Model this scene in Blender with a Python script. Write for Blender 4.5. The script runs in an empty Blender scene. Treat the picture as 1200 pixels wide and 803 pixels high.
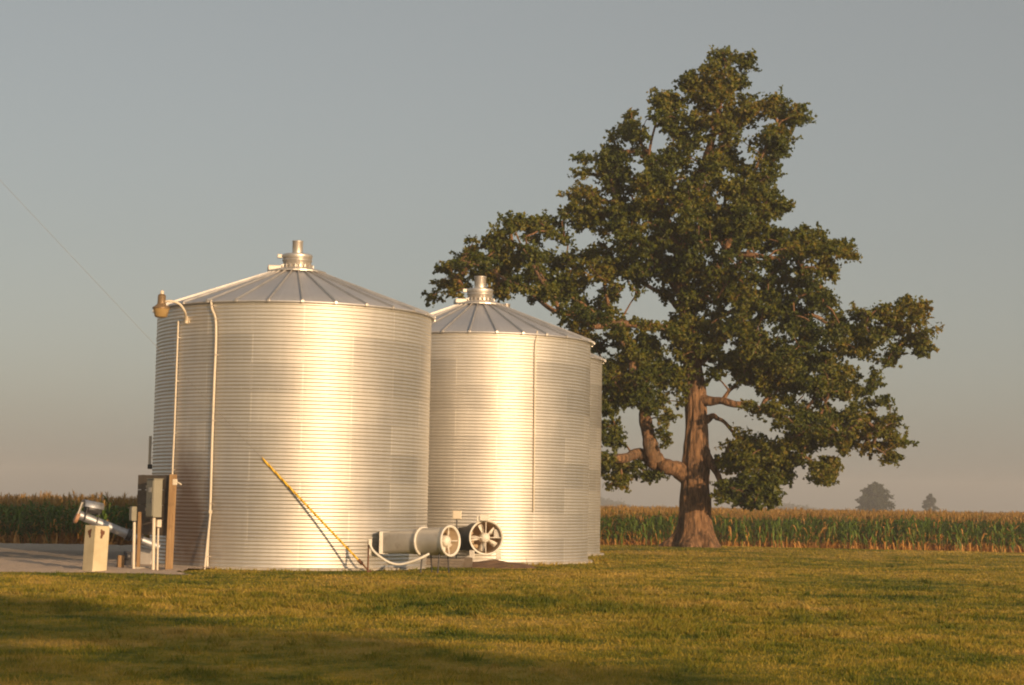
import bpy, bmesh, math, random
import numpy as np
from mathutils import Vector, Matrix
PI = math.pi
R_ = math.radians
random.seed(7)
RNG = np.random.default_rng(7)

scene = bpy.context.scene
COL = scene.collection

# ------------------------------------------------------------------ camera
F = 2100.0; CX, CY = 600.0, 401.5
EYE = Vector((0, 0, 1.94))
PITCH = math.atan((589.5 - CY) / F)
ROLL = R_(0.95)
CAMROT = Matrix.Rotation(PI / 2 + PITCH, 3, 'X') @ Matrix.Rotation(ROLL, 3, 'Z')
cam_d = bpy.data.cameras.new('camera'); cam = bpy.data.objects.new('camera', cam_d)
COL.objects.link(cam); scene.camera = cam
cam_d.sensor_width = 36; cam_d.lens = F / 1200 * 36
cam_d.clip_start = 0.1; cam_d.clip_end = 6000
cam.matrix_world = Matrix.Translation(EYE) @ CAMROT.to_4x4()

def ray(px, py):
    return CAMROT @ Vector(((px - CX) / F, -(py - CY) / F, -1.0))
def P(px, py, Y):
    d = ray(px, py)
    return EYE + d * (Y / d.y)

# ------------------------------------------------------------------ terrain
def sstep(a, b, x):
    t = np.clip((x - a) / (b - a), 0, 1)
    return t * t * (3 - 2 * t)
def ground_z(x, y):
    x = np.asarray(x, float); y = np.asarray(y, float)
    z = 0.05 * np.sin(x * 0.11 + 1.3) * np.sin(y * 0.09 + 0.4)
    z = z * (1 - sstep(40, 46, y) * sstep(-16, -12, x) * (1 - sstep(4, 9, x)) * (1 - sstep(76, 80, y)))
    z = z + 0.10 * sstep(66, 78, y) * sstep(3, 8, x) * (1 - sstep(80, 90, y))   # faint rise the oak stands on
    dr = sstep(82, 100, y) * -0.78
    dl = sstep(70, 80, y) * -0.46
    w = sstep(-12, -4, x)
    return z + dr * w + np.minimum(dl, dr) * (1 - w)
def gz(x, y): return float(ground_z(x, y))

# ------------------------------------------------------------------ material helpers
def new_mat(name):
    m = bpy.data.materials.new(name); m.use_nodes = True
    nt = m.node_tree
    b = nt.nodes.get('Principled BSDF')
    return m, nt, b
def N(nt, t, **kw):
    n = nt.nodes.new(t)
    for k, v in kw.items(): setattr(n, k, v)
    return n
def noise(nt, scale, detail=4, rough=0.55, vec=None, dist=0.0):
    n = N(nt, 'ShaderNodeTexNoise')
    n.inputs['Scale'].default_value = scale; n.inputs['Detail'].default_value = detail
    n.inputs['Roughness'].default_value = rough; n.inputs['Distortion'].default_value = dist
    if vec is not None: nt.links.new(vec, n.inputs['Vector'])
    return n.outputs['Fac']
def ramp(nt, fac, stops):
    r = N(nt, 'ShaderNodeValToRGB')
    els = r.color_ramp.elements
    els[0].position, els[0].color = stops[0][0], (*stops[0][1], 1)
    els[1].position, els[1].color = stops[-1][0], (*stops[-1][1], 1)
    for p, c in stops[1:-1]:
        e = els.new(p); e.color = (*c, 1)
    nt.links.new(fac, r.inputs['Fac'])
    return r.outputs['Color']
def mixc(nt, fac, a, b, mode='MIX'):
    m = N(nt, 'ShaderNodeMix', data_type='RGBA', blend_type=mode)
    if isinstance(fac, (int, float)): m.inputs[0].default_value = fac
    else: nt.links.new(fac, m.inputs[0])
    for sock, v in ((m.inputs[6], a), (m.inputs[7], b)):
        if isinstance(v, tuple): sock.default_value = (*v, 1)
        else: nt.links.new(v, sock)
    return m.outputs[2]
def math_(nt, op, a, b=None, clamp=False):
    m = N(nt, 'ShaderNodeMath', operation=op); m.use_clamp = clamp
    for i, v in enumerate((a, b)):
        if v is None: continue
        if isinstance(v, (int, float)): m.inputs[i].default_value = v
        else: nt.links.new(v, m.inputs[i])
    return m.outputs[0]
def maprange(nt, v, a, b, c, d):
    m = N(nt, 'ShaderNodeMapRange'); nt.links.new(v, m.inputs[0])
    for i, q in zip((1, 2, 3, 4), (a, b, c, d)): m.inputs[i].default_value = q
    return m.outputs[0]
def bump(nt, h, strength, dist, b):
    n = N(nt, 'ShaderNodeBump'); n.inputs['Strength'].default_value = strength
    n.inputs['Distance'].default_value = dist
    nt.links.new(h, n.inputs['Height']); nt.links.new(n.outputs[0], b.inputs['Normal'])
def pos(nt): return N(nt, 'ShaderNodeNewGeometry').outputs['Position']
def objco(nt): return N(nt, 'ShaderNodeTexCoord').outputs['Object']
def scaled(nt, v, s):
    m = N(nt, 'ShaderNodeMapping'); m.inputs['Scale'].default_value = s
    nt.links.new(v, m.inputs['Vector']); return m.outputs[0]

def painted(name, col, rough=0.5, metal=0.0, var=0.18, scale=3.0, dirt=None, dirt_amt=0.5, bumpy=0.0):
    m, nt, b = new_mat(name)
    v = pos(nt)
    n1 = noise(nt, scale, 6, 0.6, v)
    c = ramp(nt, n1, [(0.25, tuple(x * (1 - var) for x in col)), (0.75, tuple(min(1, x * (1 + var)) for x in col))])
    if dirt:
        n2 = noise(nt, scale * 1.7, 8, 0.7, v, 0.4)
        f = maprange(nt, n2, 0.55, 0.72, 0, dirt_amt)
        c = mixc(nt, f, c, dirt)
    nt.links.new(c, b.inputs['Base Color'])
    b.inputs['Metallic'].default_value = metal
    r = maprange(nt, n1, 0.2, 0.8, max(0.05, rough - 0.08), min(1, rough + 0.1))
    nt.links.new(r, b.inputs['Roughness'])
    if bumpy: bump(nt, noise(nt, scale * 12, 6, 0.6, v), bumpy, 0.02, b)
    return m

def galvanized(name, R, base, rough, sheet_var=0.10, ring=0.813, nsheet=9, metal=0.72, brown_mark=None):
    """weathered zinc: every sheet of the wall has its own tone, spangle and water streaks"""
    m, nt, b = new_mat(name)
    o = objco(nt)
    sep = N(nt, 'ShaderNodeSeparateXYZ'); nt.links.new(o, sep.inputs[0])
    ang = math_(nt, 'ARCTAN2', sep.outputs[1], sep.outputs[0])
    row = math_(nt, 'FLOOR', math_(nt, 'DIVIDE', sep.outputs[2], ring))
    sh = math_(nt, 'MULTIPLY', math_(nt, 'MODULO', row, 2.0), 0.5)
    colm = math_(nt, 'FLOOR', math_(nt, 'ADD', math_(nt, 'MULTIPLY', ang, nsheet / (2 * PI)), sh))
    comb = N(nt, 'ShaderNodeCombineXYZ'); nt.links.new(row, comb.inputs[0]); nt.links.new(colm, comb.inputs[1])
    wn = N(nt, 'ShaderNodeTexWhiteNoise', noise_dimensions='2D'); nt.links.new(comb.outputs[0], wn.inputs['Vector'])
    sheet = wn.outputs['Value']
    # streaks run down the wall
    c2 = N(nt, 'ShaderNodeCombineXYZ')
    nt.links.new(math_(nt, 'MULTIPLY', ang, 14.0), c2.inputs[0]); nt.links.new(math_(nt, 'MULTIPLY', sep.outputs[2], 0.35), c2.inputs[2])
    streak = noise(nt, 1.6, 6, 0.65, c2.outputs[0])
    blot = noise(nt, 0.9, 6, 0.6, o)
    v = math_(nt, 'ADD', math_(nt, 'MULTIPLY', sheet, sheet_var * 2), math_(nt, 'ADD', math_(nt, 'MULTIPLY', streak, 0.22), math_(nt, 'MULTIPLY', blot, 0.22)))
    v = math_(nt, 'ADD', v, 1 - sheet_var - 0.22)
    # lap joints between sheets: a worn, slightly brighter upright strip
    fr_ = math_(nt, 'FRACT', math_(nt, 'ADD', math_(nt, 'MULTIPLY', ang, nsheet / (2 * PI)), sh))
    lap = math_(nt, 'LESS_THAN', fr_, 0.016)
    v = math_(nt, 'ADD', v, math_(nt, 'MULTIPLY', lap, 0.16))
    base_c = N(nt, 'ShaderNodeRGB'); base_c.outputs[0].default_value = (*base, 1)
    hsv = N(nt, 'ShaderNodeHueSaturation'); nt.links.new(base_c.outputs[0], hsv.inputs['Color']); nt.links.new(v, hsv.inputs['Value'])
    colr = hsv.outputs[0]
    if brown_mark:   # brown reflection or shade painted round a point, taller than wide, ragged outline
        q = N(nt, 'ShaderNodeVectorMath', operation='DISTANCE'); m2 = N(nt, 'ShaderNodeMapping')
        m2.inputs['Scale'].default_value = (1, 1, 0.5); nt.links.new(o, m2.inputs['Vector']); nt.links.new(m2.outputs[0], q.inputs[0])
        q.inputs[1].default_value = (brown_mark[0], brown_mark[1], brown_mark[2] * 0.5)
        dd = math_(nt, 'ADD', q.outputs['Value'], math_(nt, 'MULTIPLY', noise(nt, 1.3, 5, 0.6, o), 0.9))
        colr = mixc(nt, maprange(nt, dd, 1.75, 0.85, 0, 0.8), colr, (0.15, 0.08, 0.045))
    nt.links.new(colr, b.inputs['Base Color'])
    b.inputs['Metallic'].default_value = metal
    rr = math_(nt, 'ADD', math_(nt, 'MULTIPLY', sheet, 0.08), math_(nt, 'ADD', rough - 0.10, math_(nt, 'MULTIPLY', blot, 0.14)))
    nt.links.new(rr, b.inputs['Roughness'])
    bump(nt, noise(nt, 0.9, 2, 0.5, o), 0.10, 0.03, b)
    return m

M = {}
M['galv'] = galvanized('galvanized wall sheet', 4.1, (0.65, 0.62, 0.57), 0.47, 0.07, metal=0.80)
BROWN_REFLECTION = (-2.55, -3.17, 1.3)  # centre of the brown reflection or shade painted into the front bin's wall
M['galv_front'] = galvanized('galvanized wall sheet, brown mark', 4.1, (0.65, 0.62, 0.57), 0.47, 0.07, metal=0.80, brown_mark=BROWN_REFLECTION)
M['galv_roof'] = galvanized('galvanized roof sheet', 4.1, (0.52, 0.515, 0.53), 0.46, 0.05, 50.0, 28, 0.6)
M['galv_plain'] = painted('galvanized fittings', (0.64, 0.60, 0.55), 0.45, 0.8, 0.14, 2.5)
M['galv_dull'] = painted('dull grey sheet steel', (0.56, 0.53, 0.48), 0.5, 0.45, 0.15, 2.0, (0.18, 0.11, 0.06), 0.5)
M['cream'] = painted('cream paint', (0.56, 0.49, 0.34), 0.55, 0, 0.10, 2.5, (0.30, 0.22, 0.12), 0.35)
M['white'] = painted('white paint', (0.74, 0.70, 0.62), 0.45, 0, 0.08, 3, (0.4, 0.33, 0.24), 0.3)
M['pvc'] = painted('pale plastic pipe', (0.66, 0.58, 0.46), 0.4, 0, 0.07, 2)
M['grey_box'] = painted('grey enamel box', (0.25, 0.235, 0.18), 0.5, 0, 0.10, 3, (0.2, 0.14, 0.08), 0.35)
M['darkwood'] = painted('weathered dark plywood', (0.12, 0.095, 0.07), 0.85, 0, 0.3, 4, (0.06, 0.05, 0.04), 0.5, 0.4)
M['black'] = painted('black plastic', (0.02, 0.02, 0.022), 0.5, 0, 0.1)
M['dark_steel'] = painted('dark painted steel', (0.05, 0.05, 0.055), 0.45, 0.3, 0.2, 2)
M['inner'] = painted('dusty fan interior', (0.48, 0.37, 0.25), 0.7, 0, 0.2, 4)
M['galv_aged'] = painted('aged blue grey zinc', (0.40, 0.42, 0.46), 0.52, 0.75, 0.18, 2.5, (0.25, 0.2, 0.15), 0.4)
M['rust'] = painted('rusted iron', (0.16, 0.07, 0.035), 0.85, 0.1, 0.35, 6, (0.07, 0.03, 0.02), 0.6, 0.3)
M['tan_guard'] = painted('faded tan guard', (0.36, 0.20, 0.11), 0.6, 0, 0.2, 4)
M['yellow'] = painted('yellow plastic', (0.78, 0.47, 0.02), 0.45, 0, 0.08, 3)
M['concrete'] = painted('concrete', (0.40, 0.36, 0.30), 0.9, 0, 0.18, 2, (0.22, 0.18, 0.13), 0.5, 0.3)
M['steelwire'] = painted('steel strand', (0.34, 0.31, 0.27), 0.5, 0.4, 0.1)
M['amber'] = painted('dusty lamp refractor', (0.36, 0.24, 0.10), 0.35, 0, 0.15, 4)
M['bronze'] = painted('weathered lamp housing', (0.25, 0.165, 0.085), 0.5, 0.4, 0.15, 4)
M['soil'] = painted('bare soil', (0.17, 0.10, 0.055), 0.95, 0, 0.35, 2.5, (0.25, 0.17, 0.1), 0.5, 0.6)

def wood_mat(name, c0, c1, stretch=(9, 9, 0.7)):
    m, nt, b = new_mat(name)
    o = scaled(nt, objco(nt), stretch)
    n1 = noise(nt, 2.2, 8, 0.65, o, 0.6)
    c = ramp(nt, n1, [(0.3, c0), (0.7, c1)])
    n2 = noise(nt, 2.0, 4, 0.6, objco(nt))
    c = mixc(nt, maprange(nt, n2, 0.55, 0.7, 0, 0.6), c, tuple(x * 0.5 for x in c0))
    nt.links.new(c, b.inputs['Base Color']); b.inputs['Roughness'].default_value = 0.8
    bump(nt, n1, 0.5, 0.02, b)
    return m
M['postwood'] = wood_mat('treated timber post', (0.20, 0.115, 0.05), (0.36, 0.23, 0.11))
M['plank'] = wood_mat('grey plank', (0.10, 0.08, 0.06), (0.24, 0.20, 0.16), (1, 9, 9))

def stained_cream():
    m, nt, b = new_mat('rust stained cream concrete')
    o = objco(nt)
    n1 = noise(nt, 2.5, 6, 0.6, o)
    c = ramp(nt, n1, [(0.3, (0.50, 0.42, 0.26)), (0.7, (0.64, 0.56, 0.38))])
    drip = noise(nt, 3.0, 5, 0.6, scaled(nt, o, (6, 6, 0.5)))
    c = mixc(nt, maprange(nt, drip, 0.55, 0.75, 0, 0.45), c, (0.36, 0.25, 0.13))
    nt.links.new(c, b.inputs['Base Color']); b.inputs['Roughness'].default_value = 0.8
    bump(nt, noise(nt, 30, 5, 0.6, o), 0.3, 0.01, b)
    return m
M['pedestal'] = stained_cream()

def bark_mat():
    m, nt, b = new_mat('oak bark')
    v = pos(nt)
    n1 = noise(nt, 1.6, 8, 0.7, scaled(nt, v, (5, 5, 1.1)), 0.5)
    n2 = noise(nt, 0.5, 4, 0.6, v)
    c = ramp(nt, n1, [(0.38, (0.045, 0.026, 0.014)), (0.5, (0.18, 0.096, 0.045)), (0.66, (0.34, 0.19, 0.095))])
    c = mixc(nt, maprange(nt, n2, 0.5, 0.7, 0, 0.5), c, (0.12, 0.105, 0.07))
    nt.links.new(c, b.inputs['Base Color']); b.inputs['Roughness'].default_value = 0.92
    bump(nt, n1, 1.0, 0.10, b)
    return m
M['bark'] = bark_mat()

def leaf_mat(name, stops, clump=0.45, fine=7.0, trans=0.3):
    m, nt, b = new_mat(name)
    v = pos(nt)
    a = noise(nt, clump, 3, 0.5, v); f = noise(nt, fine, 2, 0.5, v)
    s = math_(nt, 'ADD', math_(nt, 'MULTIPLY', a, 0.5), math_(nt, 'MULTIPLY', f, 0.5))
    c = ramp(nt, s, stops)
    nt.links.new(c, b.inputs['Base Color']); b.inputs['Roughness'].default_value = 0.5
    b.inputs['Specular IOR Level'].default_value = 0.35
    t = N(nt, 'ShaderNodeBsdfTranslucent'); nt.links.new(c, t.inputs[0])
    mx = N(nt, 'ShaderNodeMixShader'); mx.inputs[0].default_value = trans
    nt.links.new(b.outputs[0], mx.inputs[1]); nt.links.new(t.outputs[0], mx.inputs[2])
    out = nt.nodes.get('Material Output'); nt.links.new(mx.outputs[0], out.inputs['Surface'])
    return m
M['oakleaf'] = leaf_mat('oak leaves', [(0.34, (0.026, 0.042, 0.008)), (0.45, (0.078, 0.102, 0.012)), (0.55, (0.165, 0.162, 0.018)), (0.66, (0.26, 0.165, 0.025))], 0.35, 5.0, 0.4)
M['farleaf'] = leaf_mat('distant foliage', [(0.3, (0.03, 0.045, 0.02)), (0.7, (0.06, 0.075, 0.03))], 0.2, 1.5)
M['cornleaf'] = leaf_mat('green corn leaf', [(0.30, (0.06, 0.12, 0.010)), (0.5, (0.115, 0.19, 0.016)), (0.70, (0.22, 0.26, 0.03))], 0.5, 4.0, 0.35)
M['corndry'] = leaf_mat('dry corn leaf', [(0.30, (0.26, 0.115, 0.025)), (0.5, (0.52, 0.25, 0.05)), (0.72, (0.66, 0.40, 0.12))], 0.35, 5.0, 0.3)
M['tassel'] = leaf_mat('corn tassel', [(0.3, (0.30, 0.165, 0.04)), (0.7, (0.48, 0.29, 0.08))], 0.3, 4.0, 0.25)

def grass_color(nt, v):
    big = noise(nt, 0.16, 4, 0.6, v, 0.3)
    mid = noise(nt, 0.75, 5, 0.65, v, 0.4)
    fin = noise(nt, 7.0, 4, 0.7, v)
    s = math_(nt, 'ADD', math_(nt, 'MULTIPLY', big, 0.40), math_(nt, 'ADD', math_(nt, 'MULTIPLY', mid, 0.38), math_(nt, 'MULTIPLY', fin, 0.22)))
    return s
def ground_mat(name, stops, rough=0.95, b_strength=0.6):
    m, nt, b = new_mat(name)
    v = pos(nt)
    s = grass_color(nt, v)
    nt.links.new(ramp(nt, s, stops), b.inputs['Base Color'])
    b.inputs['Roughness'].default_value = rough; b.inputs['Specular IOR Level'].default_value = 0.1
    bump(nt, noise(nt, 9, 6, 0.7, v), b_strength, 0.06, b)
    return m
G_ST = [(0.39, (0.065, 0.100, 0.010)), (0.45, (0.185, 0.185, 0.018)), (0.51, (0.36, 0.275, 0.034)), (0.58, (0.54, 0.36, 0.085))]
M['ground'] = ground_mat('lawn soil and thatch', [(p, tuple(x * 0.85 for x in c)) for p, c in G_ST])
def blade_mat():
    m, nt, b = new_mat('mown grass blades')
    v = pos(nt)
    s = grass_color(nt, v)
    c = ramp(nt, s, G_ST)
    rnd = N(nt, 'ShaderNodeAttribute'); rnd.attribute_name = 'rnd'
    f = maprange(nt, rnd.outputs['Fac'], 0.72, 1.0, 0, 0.55)
    c = mixc(nt, f, c, (0.40, 0.27, 0.075))
    c = mixc(nt, maprange(nt, rnd.outputs['Fac'], 0.0, 0.25, 0.40, 0), c, (0.055, 0.09, 0.008))
    nt.links.new(c, b.inputs['Base Color']); b.inputs['Roughness'].default_value = 0.6
    b.inputs['Specular IOR Level'].default_value = 0.2
    t = N(nt, 'ShaderNodeBsdfTranslucent'); nt.links.new(c, t.inputs[0])
    mx = N(nt, 'ShaderNodeMixShader'); mx.inputs[0].default_value = 0.35
    nt.links.new(b.outputs[0], mx.inputs[1]); nt.links.new(t.outputs[0], mx.inputs[2])
    nt.links.new(mx.outputs[0], nt.nodes.get('Material Output').inputs['Surface'])
    return m
M['blade'] = blade_mat()
def gravel_mat():
    m, nt, b = new_mat('gravel')
    v = pos(nt)
    n1 = noise(nt, 0.5, 5, 0.6, scaled(nt, v, (0.25, 1.2, 1)), 0.3); n2 = noise(nt, 16, 6, 0.75, v)
    c = ramp(nt, n1, [(0.3, (0.28, 0.22, 0.165)), (0.5, (0.37, 0.295, 0.22)), (0.7, (0.50, 0.395, 0.29))])
    sp = N(nt, 'ShaderNodeSeparateXYZ'); nt.links.new(v, sp.inputs[0])
    edge = math_(nt, 'ADD', sp.outputs[1], math_(nt, 'MULTIPLY', n1, 2.2))
    c = mixc(nt, maprange(nt, edge, 55.5, 53.0, 0, 0.95), c, (0.78, 0.60, 0.45))
    c = mixc(nt, maprange(nt, edge, 62.0, 64.5, 0, 0.85), c, (0.56, 0.46, 0.35))
    c = mixc(nt, maprange(nt, n2, 0.42, 0.68, 0, 0.4), c, (0.16, 0.13, 0.11))
    nt.links.new(c, b.inputs['Base Color']); b.inputs['Roughness'].default_value = 0.95
    bump(nt, n2, 1.0, 0.09, b)
    return m
M['gravel'] = gravel_mat()
M['canopy'] = ground_mat('corn canopy', [(0.36, (0.06, 0.065, 0.018)), (0.5, (0.13, 0.095, 0.035)), (0.62, (0.24, 0.14, 0.06))], 0.95, 1.0)

# ------------------------------------------------------------------ mesh helpers
class MB:
    def __init__(s): s.v = []; s.f = []; s.m = []; s.sm = []
    def add(s, vs, fs, mi=0, smooth=True):
        o = len(s.v); s.v += [tuple(v) for v in vs]
        for f in fs:
            s.f.append(tuple(i + o for i in f)); s.m.append(mi); s.sm.append(smooth)
        return s
    def box(s, c, size, rot=None, mi=0, bev=0.0):
        bm = bmesh.new(); bmesh.ops.create_cube(bm, size=1)
        for v in bm.verts: v.co = Vector((v.co.x * size[0], v.co.y * size[1], v.co.z * size[2]))
        if bev: bmesh.ops.bevel(bm, geom=bm.edges[:], offset=bev, segments=2, affect='EDGES', profile=0.6)
        bm.verts.index_update()
        R = rot if rot is not None else Matrix.Identity(3)
        vs = [R @ v.co + Vector(c) for v in bm.verts]
        fs = [[v.index for v in f.verts] for f in bm.faces]; bm.free()
        return s.add(vs, fs, mi, False)
    def tube(s, pts, rad, n=10, mi=0, cap=True, smooth=True, closed=False):
        pts = [Vector(p) for p in pts]
        if not hasattr(rad, '__len__'): rad = [rad] * len(pts)
        vs = []; fs = []; up = None; L = len(pts)
        for i, p in enumerate(pts):
            t = (pts[min(i + 1, L - 1)] - pts[max(i - 1, 0)]).normalized()
            if up is None:
                up = Vector((0, 0, 1)) if abs(t.z) < 0.9 else Vector((1, 0, 0))
            a = t.cross(up).normalized(); up = a.cross(t).normalized()
            for k in range(n):
                q = 2 * PI * k / n
                vs.append(p + (a * math.cos(q) + up * math.sin(q)) * rad[i])
        for i in range(L - 1):
            for k in range(n):
                fs.append((i * n + k, i * n + (k + 1) % n, (i + 1) * n + (k + 1) % n, (i + 1) * n + k))
        s.add(vs, fs, mi, smooth)
        if cap:
            o = len(s.v)
            s.add(vs[:n], [tuple(range(n))], mi, False); s.add(vs[-n:], [tuple(reversed(range(n)))], mi, False)
        return s
    def lathe(s, prof, n=32, frame=None, mi=0, smooth=True):
        """prof: (r, z) list round +Z, placed with a 4x4 frame"""
        Fm = frame or Matrix.Identity(4)
        vs = []; fs = []; L = len(prof)
        for r, z in prof:
            for k in range(n):
                q = 2 * PI * k / n
                vs.append(Fm @ Vector((r * math.cos(q), r * math.sin(q), z)))
        for i in range(L - 1):
            for k in range(n):
                fs.append((i * n + k, i * n + (k + 1) % n, (i + 1) * n + (k + 1) % n, (i + 1) * n + k))
        s.add(vs, fs, mi, smooth)
        return s
    def build(s, name, mats, parent=None, loc=None):
        me = bpy.data.meshes.new(name); me.from_pydata(s.v, [], s.f)
        if not isinstance(mats, (list, tuple)): mats = [mats]
        for m in mats: me.materials.append(m)
        me.polygons.foreach_set('material_index', s.m); me.polygons.foreach_set('use_smooth', s.sm); me.update()
        o = bpy.data.objects.new(name, me); COL.objects.link(o)
        if parent: o.parent = parent
        if loc is not None: o.location = loc
        return o

def np_mesh(name, V, faces, mats, mi=None, smooth=False, parent=None, attr=None):
    """V (n,3); faces: list of (m,k) int arrays"""
    me = bpy.data.meshes.new(name)
    V = np.asarray(V, np.float32)
    me.vertices.add(len(V)); me.vertices.foreach_set('co', V.ravel())
    loops = np.concatenate([f.ravel() for f in faces]).astype(np.int32)
    cnt = np.concatenate([np.full(len(f), f.shape[1]) for f in faces])
    st = np.concatenate([[0], np.cumsum(cnt)[:-1]]).astype(np.int32)
    me.loops.add(len(loops)); me.loops.foreach_set('vertex_index', loops)
    me.polygons.add(len(cnt)); me.polygons.foreach_set('loop_start', st)
    for m in (mats if isinstance(mats, (list, tuple)) else [mats]): me.materials.append(m)
    if mi is not None: me.polygons.foreach_set('material_index', np.asarray(mi, np.int32))
    me.polygons.foreach_set('use_smooth', np.full(len(cnt), smooth))
    if attr is not None:
        a = me.attributes.new('rnd', 'FLOAT', 'POINT'); a.data.foreach_set('value', np.asarray(attr, np.float32))
    me.update(calc_edges=True); me.validate()
    o = bpy.data.objects.new(name, me); COL.objects.link(o)
    if parent: o.parent = parent
    return o

def empty(name, loc=(0, 0, 0), label=None, cat=None, group=None):
    o = bpy.data.objects.new(name, None); COL.objects.link(o); o.location = loc
    o.empty_display_size = 0.3
    tag(o, label, cat, group); return o
def tag(o, label=None, cat=None, group=None, kind=None):
    if label: o['label'] = label
    if cat: o['category'] = cat
    if group: o['group'] = group
    if kind: o['kind'] = kind
    return o
def frame(origin, zaxis, xhint=Vector((0, 0, 1))):
    z = Vector(zaxis).normalized(); x = xhint - z * xhint.dot(z)
    if x.length < 1e-4: x = Vector((1, 0, 0)) - z * z.x
    x.normalize(); y = z.cross(x)
    m = Matrix((x, y, z)).transposed().to_4x4(); m.translation = Vector(origin); return m
def bez(pts, n=8):
    """Catmull-Rom through points"""
    p = [Vector(q) for q in pts]; p = [p[0] * 2 - p[1]] + p + [p[-1] * 2 - p[-2]]
    out = []
    for i in range(1, len(p) - 2):
        for k in range(n):
            t = k / n
            a, b, c, d = p[i - 1], p[i], p[i + 1], p[i + 2]
            out.append(0.5 * ((2 * b) + (c - a) * t + (2 * a - 5 * b + 4 * c - d) * t * t + (3 * b - a - 3 * c + d) * t ** 3))
    out.append(p[-2]); return out

# ------------------------------------------------------------------ ground
BINS = [(Vector((-6.50, 53.5, 0)), 4.07), (Vector((-1.12, 60.9, 0)), 3.80), (Vector((-0.26, 70.0, 0)), 3.80)]
def axis_vals(lo, hi, step, far):
    a = list(np.arange(lo, hi + 1e-6, step)); d = step; x = lo; left = []
    while x > -far: d *= 1.5; x -= d; left.append(max(x, -far))
    x = hi; d = step; right = []
    while x < far: d *= 1.5; x += d; right.append(min(x, far))
    return np.array(left[::-1] + a + right)
def gravel_edge(x):   # near edge of the gravel, wavering
    return 44.9 + 0.055 * (x + 24) + 0.22 * np.sin(x * 1.7) + 0.15 * np.sin(x * 4.1 + 1)
def sheet(name, xs, ys, mat, dz=0.0, mask=None, lumps=0.0):
    X, Y = np.meshgrid(xs, ys); Z = ground_z(X, Y) + dz + lumps * RNG.random(X.shape) * np.clip((Y - gravel_edge(X) - 0.3) / 0.8, 0, 1)
    nx, ny = len(xs), len(ys)
    idx = np.arange(nx * ny).reshape(ny, nx)
    f = np.stack([idx[:-1, :-1], idx[:-1, 1:], idx[1:, 1:], idx[1:, :-1]], -1).reshape(-1, 4)
    if mask is not None:
        c = np.stack([X.ravel(), Y.ravel()], -1)[f].mean(1); f = f[mask(c[:, 0], c[:, 1])]
    return np_mesh(name, np.stack([X.ravel(), Y.ravel(), Z.ravel()], -1), [f], mat, smooth=True)
g = sheet('ground', axis_vals(-60, 60, 1.2, 1500), axis_vals(-40, 130, 1.2, 1500), M['ground'])
tag(g, kind='structure')

def in_gravel(x, y):
    right = -8.2 - 0.06 * (y - 46) + 0.3 * np.sin(y * 1.3)
    far = 77.4 + 0.3 * np.sin(x * 0.9)
    return (y > gravel_edge(x)) & (x < right) & (y < far)
gv = sheet('gravel_drive', np.arange(-60, -7, 0.25), np.arange(43, 79, 0.25), M['gravel'], 0.008, in_gravel, 0.07)
tag(gv, kind='structure')

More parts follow.
